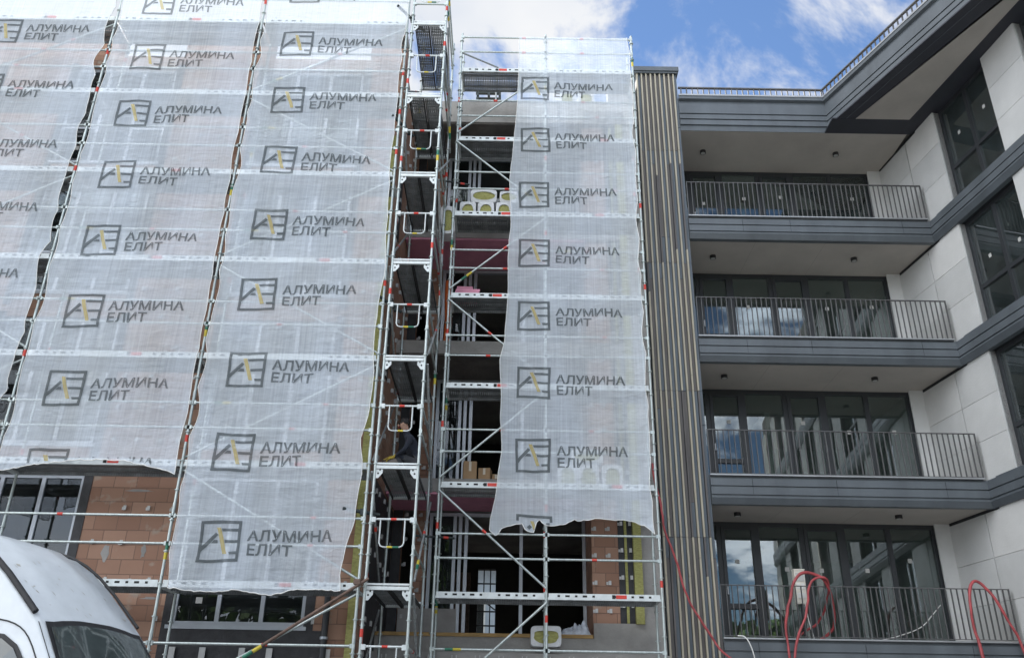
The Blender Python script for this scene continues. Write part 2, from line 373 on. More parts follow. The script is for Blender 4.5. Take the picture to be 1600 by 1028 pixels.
# slatted column
sl = MB()
X0, X1 = 3.03, 4.06
sl.box(X0, X1, YB + 0.05, 19.1, GZ, 16.9, 1)
joints = [GZ, 2.05, 5.2, 8.28, 11.38, 14.5, 16.9]
nsl = 18
for i in range(nsl):
    xa = X0 + (X1 - X0) * i / nsl; xb = X0 + (X1 - X0) * (i + 1) / nsl
    thin = i % 2 == 0
    cuts = sorted(set(joints + [j + random.choice((-0.75, -0.4, 0.35, 0.7)) for j in joints[1:-1] if random.random() < 0.45]))
    for a, b in zip(cuts, cuts[1:]):
        if thin: mi = 0 if random.random() < 0.86 else 2
        else: mi = random.choice((1, 1, 1, 2, 2))
        if thin: sl.box(xa + 0.008, xa + 0.042, YB - 0.03, YB + 0.05, a + 0.004, b - 0.004, mi)
        else: sl.box(xa - 0.008, xb - 0.004, YB + 0.012 + 0.01 * random.random(), YB + 0.051, a + 0.004, b - 0.004, mi)
sl.build('slat_cladding', ['slat_beige', 'slat_grey', 'slat_brown'], B)
MB().box(X0 - 0.06, X1 + 0.05, YB - 0.09, 19.2, 16.90, 17.03).box(X0 - 0.04, X1 + 0.03, YB - 0.06, 19.15, 16.85, 16.902).build('coping', 'dark_metal', B)

# slabs, soffits, fascias
FPATH = [(X1, YB), (9.70, YB), wp(21.05, -0.05)]
for k, z in enumerate(FL):
    top = z + 0.0; bot = z - 0.57
    s_ = MB().box(X1, 9.9, YB + 0.02, 23.5, bot + 0.03, top - 0.03)
    for x in (5.62, 7.24): s_.box(x, x + 0.006, YB + 0.14, YG - 0.05, bot + 0.0285, bot + 0.0302, 1)
    s_.build('balcony_slab', ['soffit', 'soffit_joint'], B)
    q = [(-0.12, top), (0.0, top), (0.0, top - 0.05), (0.055, top - 0.055), (0.055, top - 0.20), (0.025, top - 0.205), (0.025, top - 0.228), (0.06, top - 0.233),
         (0.06, top - 0.38), (0.03, top - 0.385), (0.03, top - 0.415), (0.07, top - 0.42), (0.07, top - 0.45), (0.0, bot), (-0.12, bot)]
    f = MB().sweep(q, FPATH)
    for xj in (4.7 + 0.2 * k, 6.7 - 0.1 * k, 8.7 + 0.1 * k): f.box(xj, xj + 0.006, YB - 0.0615, YB - 0.05, top - 0.38, top - 0.06, 1)
    fo = f.build('fascia', ['dark_metal', 'shadow_gap'], B)
    MB().sweep([(-0.1, top + 0.03), (0.085, top + 0.03), (0.085, top + 0.002), (-0.1, top + 0.002)], [(X1, YB), (9.62, YB)]).build('drip_edge', 'edge_metal', fo)
    MB().sweep([(-0.1, top + 0.022), (0.075, top + 0.022), (0.075, top + 0.002), (-0.1, top + 0.002)], [wp(0.25, 0.03), wp(21.0, 0.03)]).build('drip_edge', 'dark_metal', fo)

# eave with the short roof rail above it
EP = [(X1, YB), (7.71, YB), (7.71 + 0.378 * 7.0, YB - 7.0)]
q = [(-0.03, 16.10), (0.02, 16.10), (0.05, 16.16), (0.08, 16.16), (0.08, 16.03), (0.0, 16.0), (0.0, 15.93), (0.03, 15.92), (0.03, 15.62), (0.0, 15.615), (0.0, 15.58), (0.035, 15.575),
     (0.035, 15.45), (0.0, 15.445), (0.0, 15.41), (0.04, 15.405), (0.04, 15.27), (0.0, 15.26), (0.0, 15.22), (-0.02, TOPZ), (-0.03, TOPZ)]
ev = MB().sweep(q, EP).build('eave', 'dark_metal', B)
MB().sweep([(0.0, 16.165), (0.095, 16.165), (0.095, 16.12), (0.081, 16.12), (0.081, 16.161), (0.0, 16.161)], EP).build('gutter_edge', 'edge_metal', ev)
rr = MB()
for (a, b) in zip(EP, EP[1:]):
    a, b = Vector(a), Vector(b); d = (b - a); n = int(d.length / 0.14); o = Vector((d.y, -d.x)).normalized() * 0.06
    for i in range(n):
        p = a + d * (i + 0.5) / n + o
        rr.box(p.x - 0.014, p.x + 0.014, p.y - 0.014, p.y + 0.014, 16.16, 16.36)
rr.sweep([(0.03, 16.39), (0.09, 16.39), (0.09, 16.36), (0.03, 16.36)], EP)
rr.build('roof_rail', 'rail_metal', B)
ro = MB(); ro.box(X1 - 0.5, 22, YB + 0.55, 24, TOPZ + 0.06, 16.05); ro.hexa([(8.35, YB + 0.6), (8.35 + 0.378 * 6, YB - 5.4), wp(21, 0.1), (24, -3.7), (24, YB + 0.6)], TOPZ + 0.06, 16.05)
ro.build('roof', 'concrete_dark', B)
so_ = MB()
so_.box(X1, 9.62, YB + 0.02, YG + 0.1, TOPZ, TOPZ + 0.05, 0)                                   # over the top balcony
so_.hexa([(8.16, YB - 0.53), (9.45, YB - 0.53), wp(6.0, -0.16), (8.16 + 0.426 * 5.3, YB - 5.83)], TOPZ - 0.002, TOPZ + 0.04, 0)
so_.hexa([(7.6, YB - 0.53), (9.9, YB - 0.53), (9.9, YB + 0.03), (7.6, YB + 0.03)], TOPZ - 0.004, TOPZ + 0.03, 1)
so_.hexa([(7.70, YB - 0.5), (8.17, YB - 0.5), (8.17 + 0.426 * 5.5, YB - 6.0), (7.70 + 0.378 * 5.5, YB - 6.0)], TOPZ + 0.003, TOPZ + 0.035, 1)
so_.hexa([(9.44, YB - 0.5), wp(0.5, 0.2), wp(7.0, 0.2), wp(7.0, -0.18), (9.46, YB - 0.6)], TOPZ - 0.006, TOPZ + 0.05, 1)
so_.build('eave_soffit', ['soffit', 'soffit_band'], B)

# ceiling lamps
for k, z in enumerate([TOPZ] + [f - 0.54 for f in FL[:0:-1]]):
    for x in (4.77, 8.14):
        y = 18.03; o = MB().cyl((x, y, z - 0.075), (x, y, z + 0.005), 0.072, 18).build('ceiling_light', 'lamp_black', B)
        MB().cyl((x, y, z - 0.078), (x, y, z - 0.0755), 0.055, 18).build('lens', 'lamp_lens', o)

# glazing of the balconies
MUL = [4.10, 4.55, 5.38, 6.35, 7.245, 8.24, 9.24]
for k, z in enumerate(FL):
    hd = (FL[k + 1] - 0.54) if k < 3 else TOPZ
    fr = MB()
    fr.box(4.06, 9.28, YG - 0.04, YG + 0.06, hd - 0.09, hd, 0); fr.box(4.06, 9.28, YG - 0.04, YG + 0.06, z - 0.03, z + 0.06, 0)
    for i, x in enumerate(MUL): fr.box(x - 0.05, x + 0.05, YG - 0.045, YG + 0.065, z + 0.06, hd - 0.09, 0)
    wd = fr.build('glazed_wall', 'frame_grey', B)
    for i in range(6):
        a, b = MUL[i] + 0.05, MUL[i + 1] - 0.05; z0, z1 = z + 0.06, hd - 0.09
        sash = i in (1, 3)
        if sash:
            fs = MB(); tl = 0.0
            fs.box(a, a + 0.075, YG - 0.07, YG, z0, z1).box(b - 0.075, b, YG - 0.07, YG, z0, z1).box(a + 0.075, b - 0.075, YG - 0.07, YG, z1 - 0.08, z1).box(a + 0.075, b - 0.075, YG - 0.07, YG, z0, z0 + 0.09)
            if i == 1: fs.box(a + 0.075, b - 0.075, YG - 0.068, YG, z0 + 0.72, z0 + 0.82)
            hx = b - 0.04 if i == 3 else a + 0.04
            dr = fs.build('balcony_door', 'frame_grey', wd)
            tag(dr)
            fs2 = MB().box(hx - 0.012, hx + 0.012, YG - 0.11, YG - 0.07, z0 + 1.0, z0 + 1.16); fs2.build('handle', 'edge_metal', wd)
            a += 0.07; b -= 0.07; z0 += 0.08; z1 -= 0.07
        MB().box(a - 0.004, b + 0.004, YG - 0.02, YG - 0.008, z0 - 0.004, z1 + 0.004).build('pane', 'pane_glass', wd)
        if random.random() < 0.8:
            sx = (a + b) / 2 + random.uniform(-0.12, 0.12); sz = z0 + 0.62 * (z1 - z0) + random.uniform(-0.05, 0.25)
            MB().box(sx - 0.045, sx + 0.045, YG - 0.024, YG - 0.0205, sz - 0.045, sz + 0.045).build('sticker', 'sticker', wd)
# rooms behind the glazing
rm = MB()
rm.box(3.2, 3.4, 19.1, 23.4, GZ, TOPZ + 0.05).box(9.30, 9.5, 18.98, 23.4, GZ, TOPZ + 0.05).box(3.2, 9.5, 23.4, 23.6, GZ, 15.9)
for z in FL: rm.box(6.3, 6.42, 20.4, 23.4, z - 0.03, z + 2.56)
rm.box(3.2, 9.3, YG + 0.2, 19.4, GZ, 2.76)
rm.build('inner_wall', 'room', B)
# railings
for k, z in enumerate(FL):
    r1 = MB(); y = YB + 0.02
    r1.box(4.08, 9.655, y - 0.022, y + 0.022, z + 0.985, z + 1.0); r1.box(4.08, 9.655, y - 0.012, y + 0.012, z + 0.06, z + 0.072)
    for x in (4.09, 9.645): r1.box(x - 0.008, x + 0.008, y - 0.022, y + 0.022, z + 0.02, z + 0.985)
    rl = r1.build('railing', 'rail_metal', B)
    b1 = MB(); n = 50
    for i in range(1, n):
        x = 4.09 + (9.645 - 4.09) * i / n; b1.box(x - 0.0065, x + 0.0065, y - 0.02, y + 0.02, z + 0.072, z + 0.985)
    b1.build('balusters', 'rail_metal', rl)
    r3 = MB()
    for i in range(1, 4): r3.box(9.63 + 0, 9.66, y + 0.02 + 0, y + 0.03, z + 0.1, z + 0.98)
# stone wing
st = MB(); bk = MB()
def panels(t0, t1, z0, z1, tj=()):
    zs = [z0 + 0.0, z0 + 0.82, z0 + 1.66, z1]; ts = [t0, *tj, t1]
    for a, b in zip(ts, ts[1:]):
        for c, d in zip(zs, zs[1:]):
            wbox(st, a + (0.014 if a != t0 else 0), b - (0.014 if b != t1 else 0), 0.0, 0.04, c + 0.004, d - 0.004, random.choice((0, 0, 1, 2)))
PW = []
for k, z in enumerate(FL):
    hd = (FL[k + 1] - 0.56) if k < 3 else TOPZ + 0.0
    panels(-1.62, 0.81, z, hd, (-0.37,)); wbox(bk, -1.60, 0.81, 0.04, 0.35, z - 0.02, hd)
    wbox(st, 0.77, 0.81, 0.0405, 0.30, z + 0.004, hd - 0.004)
    panels(2.64, 3.70, z, hd); wbox(bk, 2.64, 3.70, 0.04, 0.35, z - 0.02, hd)
    wbox(st, 2.64, 2.68, 0.0405, 0.30, z + 0.004, hd - 0.004); wbox(st, 3.66, 3.70, 0.0405, 0.30, z + 0.004, hd - 0.004)
    t_ = 5.6
    while t_ < 20:
        panels(t_, t_ + 1.06, z, hd); wbox(bk, t_, t_ + 1.06, 0.04, 0.35, z - 0.02, hd)
        f = MB(); a, b = t_ + 1.06, t_ + 2.9
        wbox(f, a, b, 0.16, 0.24, hd - 0.09, hd); wbox(f, a, b, 0.16, 0.24, z, z + 0.07); wbox(f, a, a + 0.07, 0.16, 0.24, z + 0.07, hd - 0.09); wbox(f, b - 0.07, b, 0.16, 0.24, z + 0.07, hd - 0.09); wbox(f, a + 0.9, a + 0.98, 0.155, 0.24, z + 0.07, hd - 0.09)
        wo = f.build('window', 'frame_grey', B); m_ = MB(); wbox(m_, a + 0.066, b - 0.066, 0.19, 0.202, z + 0.066, hd - 0.086); m_.build('pane', 'pane_glass', wo)
        t_ += 2.9
    panels(t_, t_ + 1.0, z, hd); wbox(bk, t_, t_ + 1.0, 0.04, 0.35, z - 0.02, hd); TE = t_ + 1.0
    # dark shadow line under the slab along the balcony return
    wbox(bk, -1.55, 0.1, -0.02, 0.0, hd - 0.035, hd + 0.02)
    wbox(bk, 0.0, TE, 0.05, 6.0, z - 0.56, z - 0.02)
    for (a, b, mt) in ((0.81, 2.64, 1.75), (3.70, 5.6, 4.6)):
        f = MB(); n0, n1 = 0.16, 0.24
        wbox(f, a, b, n0, n1, hd - 0.09, hd); wbox(f, a, b, n0, n1, z, z + 0.07)
        wbox(f, a, a + 0.07, n0, n1, z + 0.07, hd - 0.09); wbox(f, b - 0.07, b, n0, n1, z + 0.07, hd - 0.09)
        wbox(f, mt - 0.045, mt + 0.045, n0 - 0.005, n1, z + 0.07, hd - 0.09); 
        for p0, p1 in ((a + 0.07, mt - 0.045), (mt + 0.045, b - 0.07)): wbox(f, p0, p1, n0 - 0.003, n1, z + 0.86, z + 0.95)
        wo = f.build('window', 'frame_grey', B)
        for p0, p1 in ((a + 0.07, mt - 0.045), (mt + 0.045, b - 0.07)):
            for c, d in ((z + 0.07, z + 0.86), (z + 0.95, hd - 0.09)):
                m_ = MB(); wbox(m_, p0 - 0.004, p1 + 0.004, 0.19, 0.202, c - 0.004, d + 0.004); m_.build('pane', 'pane_glass', wo)
            m_ = MB(); ts_ = (p0 + p1) / 2; zs_ = z + 1.2 + random.uniform(-0.1, 0.4); wbox(m_, ts_ - 0.04, ts_ + 0.04, 0.186, 0.1895, zs_, zs_ + 0.09); m_.build('sticker', 'sticker', wo)
wbox(st, -1.62, TE, 0.0, 0.04, GZ, 2.74); wbox(bk, -1.62, TE, 0.04, 0.35, GZ, 2.76); wbox(st, TE - 0.04, TE, 0.041, 6.0, GZ, 15.1)
st.box(9.22, 9.545, 18.78, 18.82, GZ, TOPZ)
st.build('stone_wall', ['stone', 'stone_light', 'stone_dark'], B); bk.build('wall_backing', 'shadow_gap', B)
m_ = MB(); wbox(m_, 0.3, TE, 4.0, 4.2, GZ, 15.1); wbox(m_, TE - 0.24, TE - 0.041, 0.36, 4.0, GZ, 15.1); wbox(m_, 2.9, 3.5, 0.36, 4.0, GZ, 15.1); m_.build('inner_wall', 'room', B)
MB().box(X1, 9.75, YB + 0.1, YB + 0.4, GZ, 2.76).build('base_wall', 'concrete', B)

# ================================================================== building under construction
U = thing('building_shell', (-4.0, 18.0, GZ), 'unfinished brick building shell with open storeys behind the scaffolding', 'building')
YL = 15.25; XR = -2.5
FU = [3.2, 6.3, 9.4, 12.5]
def hd(z): return z + 2.55
WIN = [(-13.8, -11.55), (-9.85, -7.6), (-5.65, -3.4)]
wl = MB(); x0 = -18.0
edges = [x0]
for a, b in WIN: edges += [a, b]
edges.append(XR)
for i in range(0, len(edges), 2): wl.box(edges[i], edges[i + 1], YL, YL + 0.3, GZ, 15.4)
for a, b in WIN:
    wl.box(a, b, YL + 0.002, YL + 0.3, GZ, FU[0])
    for z in FU: wl.box(a, b, YL + 0.002, YL + 0.3, hd(z), (z + 3.1) if z < 12 else 15.4)
wl.box(XR - 0.3, XR, YL + 0.3, 18.9, GZ, 15.4)
wl.box(-7.5, -5.55, YL, YL + 0.3, 15.4, 16.15).box(-3.3, XR, YL, YL + 0.3, 15.4, 16.15).box(-18, -9.0, YL, YL + 0.3, 15.4, 16.15)
wl.build('brick_wall', 'clay_block', U)
# mortar smears and patches on the clay blocks, thin coats standing on the wall
pm = MB()
for (x, z, w_, h_) in ((-6.95, 4.35, 0.11, 0.30), (-6.3, 4.4, 0.08, 0.26), (-6.6, 3.30, 0.42, 0.05), (-6.05, 3.62, 0.3, 0.04), (-3.1, 4.0, 0.12, 0.2), (-7.1, 3.05, 0.3, 0.05), (-6.55, 5.45, 0.4, 0.04)):
    pts = [(x + w_ * (0.5 + 0.42 * noise.noise((i * 0.83 + 0.3, x * 7, z))) * math.cos(t), z + h_ * (0.5 + 0.42 * noise.noise((i * 0.83 + 0.3, z * 5, x))) * math.sin(t)) for i, t in ((i, i * math.pi / 7) for i in range(14))]
    vs = [(px_, YL - 0.004, pz) for px_, pz in pts] + [(px_, YL + 0.01, pz) for px_, pz in pts]
    pm.add(vs, [list(range(14))] + [[i, (i + 1) % 14, 14 + (i + 1) % 14, 14 + i] for i in range(14)])
pm.build_each('mortar_patch', 'concrete', U)
sl_ = MB()
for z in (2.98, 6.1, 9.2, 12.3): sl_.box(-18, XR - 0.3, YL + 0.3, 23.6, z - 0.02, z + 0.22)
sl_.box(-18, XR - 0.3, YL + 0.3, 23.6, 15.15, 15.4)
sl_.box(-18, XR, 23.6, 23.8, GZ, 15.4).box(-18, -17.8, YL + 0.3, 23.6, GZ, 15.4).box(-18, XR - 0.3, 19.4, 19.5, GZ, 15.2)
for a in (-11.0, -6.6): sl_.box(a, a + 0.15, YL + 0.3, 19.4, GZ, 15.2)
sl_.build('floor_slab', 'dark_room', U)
# windows
for wi, (a, b) in enumerate(WIN):
    for z in FU:
        h = hd(z); f = MB(); y0, y1 = YL + 0.06, YL + 0.14
        f.box(a, b, y0, y1, h - 0.08, h).box(a, b, y0, y1, z, z + 0.07); n = 3
        cuts = [a + 0.035, lerp(a, b, 0.34), lerp(a, b, 0.67), b - 0.035]
        for c in cuts: f.box(c - 0.035, c + 0.035, y0 - 0.004, y1 + 0.004, z + 0.07, h - 0.08)
        if wi != 2: f.box(cuts[0] + 0.035, cuts[1] - 0.035, y0 + 0.002, y1, z + 0.9, z + 0.95).box(cuts[2] + 0.035, cuts[3] - 0.035, y0 + 0.002, y1, z + 0.9, z + 0.95)
        f.box(a - 0.05, b + 0.05, YL - 0.03, YL + 0.06, z - 0.06, z)
        wo = f.build('window', 'alu', U)
        for p, q_ in zip(cuts, cuts[1:]):
            MB().box(p + 0.03, q_ - 0.03, YL + 0.09, YL + 0.102, z + 0.066, h - 0.076).build('pane', 'shell_glass', wo)
        if wi == 2 or random.random() < 0.4:
            MB().box(a + 0.36, a + 0.47, YL + 0.085, YL + 0.0885, z + 0.36, z + 0.46).build('sticker', 'sticker', wo)
# black membrane round the openings and below the first-floor sill
me_ = MB()
for a, b in WIN:
    for z in FU:
        me_.box(b, b + 0.16, YL - 0.012, YL + 0.1, z - 0.3, hd(z) + 0.1); me_.box(a - 0.12, a, YL - 0.012, YL + 0.1, z - 0.3, hd(z) + 0.1)
    me_.box(a - 0.12, b + 0.35, YL - 0.016, YL - 0.002, 2.62, 3.14)
for z0, z1 in ((GZ, 5.9),): me_.box(XR, XR + 0.02, YL + 0.35, 18.6, z0, z1)
for z in (8.0, 11.2): me_.box(XR, XR + 0.02, YL + 0.4, 16.2, z, z + 1.8)
me_.build_each('waterproof_membrane', 'membrane', U)
wo_ = MB()
wo_.box(XR - 0.16, XR - 0.02, YL - 0.14, YL - 0.003, GZ, 13.2)
wo_.build_each('insulation_strip', 'wool', U)
BR = []
random.seed(21)
for xs in ((-7.3, -5.85), (-3.3, -2.75)):
    z = 2.0
    while z < 15:
        x = xs[0] + random.uniform(0, 0.1)
        while x < xs[1]:
            if random.random() < 0.8:
                BR.append((x, YL, z + random.uniform(-0.02, 0.02), 0))
            x += random.choice((0.33, 0.42, 0.5))
        z += 0.62
z = 1.6
while z < 15:
    for y in (15.8, 16.4, 17.0, 17.6, 18.2):
        if random.random() < 0.75:
            yy = y + random.uniform(-0.1, 0.1); zz_ = z + random.uniform(-0.06, 0.06)
            BR.append((XR, yy, zz_, 1))
    z += 0.58
for a in (-5.55, -5.05, -4.4, -3.95, -3.0): MB().box(a, a + 0.10, YL - 0.07, YL - 0.052, 2.5, 2.85).build('sill_clamp', 'bracket', U)
MB().box(-18, XR, YL - 0.05, YL - 0.017, 1.9, 2.6).build_each('base_band', 'concrete', U)
dp = MB().cyl((-3.02, YL - 0.09, GZ), (-3.02, YL - 0.09, 3.75), 0.055, 14)
for z in (1.2, 3.0): dp.cyl((-3.02, YL - 0.09, z), (-3.02, YL - 0.09, z + 0.04), 0.068, 14, 1)
dp.build('downpipe', ['frame_grey', 'alu'], U)

# recessed centre
CX0, CX1 = XR, 3.0; YC = 17.2; YW = 18.65
cs = MB()
for t, b in ((3.28, 3.0), (6.30, 6.03), (9.35, 9.05), (12.45, 11.95)):
    cs.box(CX0, CX1, YC, 23.6, b, t)
cs.box(CX0, CX1, YC - 0.02, 23.6, 15.24, 15.87).box(2.3, CX1, YC, YC + 0.3, 15.87, 16.55)
cs.box(CX0, CX1, YC - 0.25, YC + 0.05, GZ, 2.98)
cs.build('concrete_slab', 'concrete', U)
MB().box(CX0, 1.62, YC - 0.03, YC + 0.07, 3.281, 3.345).build('sill_board', 'wood', U)
ib = MB()
for z in (6.03, 11.95): ib.box(CX0 + 0.02, 1.62, YC + 0.02, YW, z - 0.05, z - 0.001)
ib.build_each('ceiling_insulation', 'xps_pink', U)
ib = MB()
for z in (9.05, 15.24): ib.box(CX0 + 0.02, 1.62, YC + 0.02, YW, z - 0.03, z - 0.001)
ib.build_each('bare_ceiling', 'concrete_dark', U)
# back wall with its brick piers, dark rooms
bw = MB()
bw.box(CX0, -2.28, YW, YW + 0.25, GZ, 15.2).box(-2.0, -1.72, YW - 0.02, YW + 0.25, GZ, 15.2).box(1.64, 2.16, YC + 0.1, YW + 0.25, GZ, 15.2)
bw.build('brick_wall', 'clay_block', U)
mm = MB(); mm.box(2.16, 2.28, YC + 0.08, YC + 0.4, 3.55, 15.2).box(2.33, 2.44, YC + 0.06, YC + 0.4, 3.55, 15.2).box(CX0 + 0.02, -2.28, YW - 0.02, YW, 3.3, 15.2); mm.build_each('waterproof_membrane', 'membrane', U)
mm = MB(); mm.box(2.28, 2.33, YC + 0.05, YC + 0.4, 3.55, 15.2).box(2.44, 2.60, YC - 0.06, YC + 0.4, 3.55, 15.2); mm.build_each('insulation_strip', 'wool', U)
mm = MB(); mm.box(2.60, CX1, YC + 0.03, YC + 0.5, GZ, 15.24).box(1.64, 2.60, YC + 0.02, YC + 0.09, 3.1, 3.56).box(-2.25, -1.05, YW - 0.06, YW - 0.021, 3.28, 3.95); mm.build('concrete_pier', 'concrete', U)
random.seed(5)
for z in [3.75 + 0.52 * i for i in range(22)]:
    for x in (1.68, 1.95): BR.append((x, YC + 0.1, z, 0))
    for x in (2.2, 2.37): BR.append((x, YC + 0.07, z + 0.1, 0))
    if random.random() < 0.6: BR.append((random.uniform(2.65, 2.9), YC + 0.03, z, 0))
    for x in (-2.2, -1.9): BR.append((x, YW - 0.02, z, 0))
for x in [-2.3 + 0.43 * i for i in range(12)]:
    for e in (0, 0.08): MB().box(x + e, x + e + 0.02, YC - 0.30, YC - 0.252, 2.62, 2.93).build('starter_bar', 'bracket', U)
def bracket(mb, x, y, z, side):
    l = 0.05
    if side: return mb.box(x + 0.046, x + 0.052, y, y + 0.09, z, z + 0.09).box(x, x + 0.046, y, y + 0.006, z, z + 0.09).box(x + 0.001, x + 0.005, y - 0.04, y, z + 0.01, z + 0.07)
    return mb.box(x, x + 0.05, y - 0.052, y - 0.046, z, z + 0.08).box(x, x + 0.006, y - 0.046, y, z, z + 0.08).box(x - 0.04, x, y - 0.006, y - 0.001, z + 0.01, z + 0.065)
BR.sort(key=lambda b: b[2] + (0 if (b[0] > -2.6 or b[2] < 6) else 20) + (6 if b[2] > 5.0 and 1.6 < b[0] else 0))
rest = MB()
for n_, b_ in enumerate(BR):
    if n_ < 98: bracket(MB(), *b_).build('wall_bracket', 'bracket', U)
    else: bracket(rest, *b_)
tag(rest.build('wall_brackets', 'bracket', U), kind='stuff')
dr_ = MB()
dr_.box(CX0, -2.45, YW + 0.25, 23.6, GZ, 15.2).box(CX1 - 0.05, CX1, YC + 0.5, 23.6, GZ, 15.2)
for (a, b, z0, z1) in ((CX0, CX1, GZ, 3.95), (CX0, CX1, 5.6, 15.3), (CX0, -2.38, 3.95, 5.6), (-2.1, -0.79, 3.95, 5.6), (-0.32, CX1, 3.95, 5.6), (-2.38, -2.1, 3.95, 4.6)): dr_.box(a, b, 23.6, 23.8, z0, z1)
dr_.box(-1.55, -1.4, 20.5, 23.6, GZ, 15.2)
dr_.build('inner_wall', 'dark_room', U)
gr_ = MB()
for z in (4.15, 4.5, 4.85, 5.2): gr_.box(-0.79, -0.32, 23.5, 23.53, z, z + 0.035)
for x in (-0.64, -0.47): gr_.box(x, x + 0.03, 23.46, 23.49, 3.95, 5.6)
gr_.bar((-0.79, 23.44, 4.9), (-0.32, 23.44, 4.55), 0.03, 0.03); gr_.build('window_guard', 'frame_grey', U)
MB().box(-1.38, -0.95, 22.6, 22.7, 3.3, 5.35).build('inner_door', 'rust_tube', U)
for z, h in ((3.36, 5.93), (6.33, 9.0), (9.38, 11.88), (12.48, 15.2)):
    f = MB(); y0, y1 = YW - 0.03, YW + 0.06
    f.box(-1.70, 1.64, y0, y1, h - 0.07, h).box(-1.70, 1.64, y0, y1, z - 0.06, z + 0.08)
    for c in (-1.66, -1.15, -1.03, -0.90, 0.27, 1.60): f.box(c - 0.035, c + 0.035, y0 - 0.004, y1, z + 0.08, h - 0.07)
    fo = f.build('window', 'alu', U)
    for p, q_ in ((-1.63, -1.18), (-0.87, 0.24), (0.30, 1.57)) if z > 12 else ((-1.63, -1.18),):
        MB().box(p, q_, YW, YW + 0.012, z + 0.076, h - 0.066).build('pane', 'shell_glass', fo)

# ================================================================== scaffolding
def bands(mb, p, q, r, marks):
    p, q = Vector(p), Vector(q); ln = (q - p).length; d = (q - p) / ln
    for s0, w_, mi in marks:
        if 0 < s0 and s0 + w_ < ln: mb.cyl(p + d * s0, p + d * (s0 + w_), r + 0.0035, 10, mi)
def standard(x, y, z0, z1, par, seed, name='standard'):
    rd = random.Random(seed); mb = MB(); mb.cyl((x, y, z0), (x, y, z1), 0.0242, 10, 0)
    z = 1.71
    while z < z1 - 0.1:
        if z > z0:
            mb.cyl((x, y, z - 0.006), (x, y, z + 0.006), 0.048, 8, 0); mb.cyl((x, y, z - 0.022), (x, y, z + 0.022), 0.029, 8, 0)
        z += 0.5
    z = z0 + rd.uniform(0.4, 1.6)
    while z < z1 - 0.6:
        c = rd.random()
        if c < 0.5: bands(mb, (x, y, z0), (x, y, z1), 0.0242, [(z - z0, 0.12, 1)])
        elif c < 0.62: bands(mb, (x, y, z0), (x, y, z1), 0.0242, [(z - z0, 0.13, 2), (z - z0 + 0.131, 0.13, 3)])
        mb.cyl((x, y, z + 0.7), (x, y, z + 0.92), 0.0285, 10, 0)
        z += rd.choice((1.0, 1.96, 2.0))
    mb.cyl((x, y, z0), (x, y, z0 + 0.01), 0.075, 12, 0)
    return mb.build(name, ['galv', 'band_red', 'band_yellow', 'band_green'], par)
def tube_part(name, p, q, par, r=0.0212, seed=0, m='galv', hooks=True):
    rd = random.Random(seed); mb = MB(); mb.cyl(p, q, r, 8, 0)
    ln = (Vector(q) - Vector(p)).length
    mk = []
    if rd.random() < 0.42: mk.append((ln * rd.choice((0.4, 0.55, 0.72)), 0.09, 1))
    if rd.random() < 0.13: mk += [(ln * 0.12, 0.14, 3), (ln * 0.12 + 0.14, 0.14, 2)]
    bands(mb, p, q, r, mk)
    if hooks:
        d = (Vector(q) - Vector(p)).normalized() * 0.055
        mb.bar(Vector(p) - d * 0.4, Vector(p) + d, 0.05, 0.065, 0); mb.bar(Vector(q) - d, Vector(q) + d * 0.4, 0.05, 0.065, 0)
    return mb.build(name, [m, 'band_red', 'band_yellow', 'band_green'], par)
def deck_x(x0, x1, y0, y1, z, par, seed):
    rd = random.Random(seed); mb = MB(); e = 0.04
    mid = (y0 + y1) / 2
    for a, b in ((y0 + 0.03, mid - 0.012), (mid + 0.012, y1 - 0.03)):
        mb.box(x0 + e, x1 - e, a, b, z - 0.012, z, 0)
        for c in (a, b - 0.012): mb.box(x0 + e, x1 - e, c, c + 0.012, z - 0.065, z - 0.012, 0)
        mb.box(x0 + e, x1 - e, (a + b) / 2 - 0.03, (a + b) / 2 + 0.03, z - 0.03, z - 0.012, 0)
    # front beam with its slotted face
    mb.box(x0 + e, x1 - e, y0 - 0.012, y0 + 0.006, z - 0.06, z + 0.05, 1)
    for s_, e_ in ((x0 + 0.22, 1), (x1 - 0.22, -1)):
        for i in range(5):
            w_ = 0.045 if i % 2 == 0 else 0.08
            c = s_ + e_ * i * 0.155; mb.box(c - w_ / 2, c + w_ / 2, y0 - 0.0145, y0 - 0.011, z - 0.012, z + 0.022, 2)
    if rd.random() < 0.7: c = lerp(x0, x1, rd.choice((0.45, 0.52, 0.6))); mb.box(c, c + 0.19, y0 - 0.0148, y0 - 0.011, z - 0.03, z + 0.035, 3); mb.box(c - 0.07, c - 0.01, y0 - 0.0148, y0 - 0.011, z - 0.03, z + 0.035, 2)
    for x in (x0 + e, x1 - e): mb.cyl((x, y0, z - 0.04), (x, y1, z - 0.04), 0.024, 8, 1)
    return mb.build('deck', ['deck_steel', 'zinc_white', 'slot', 'band_red'], par)

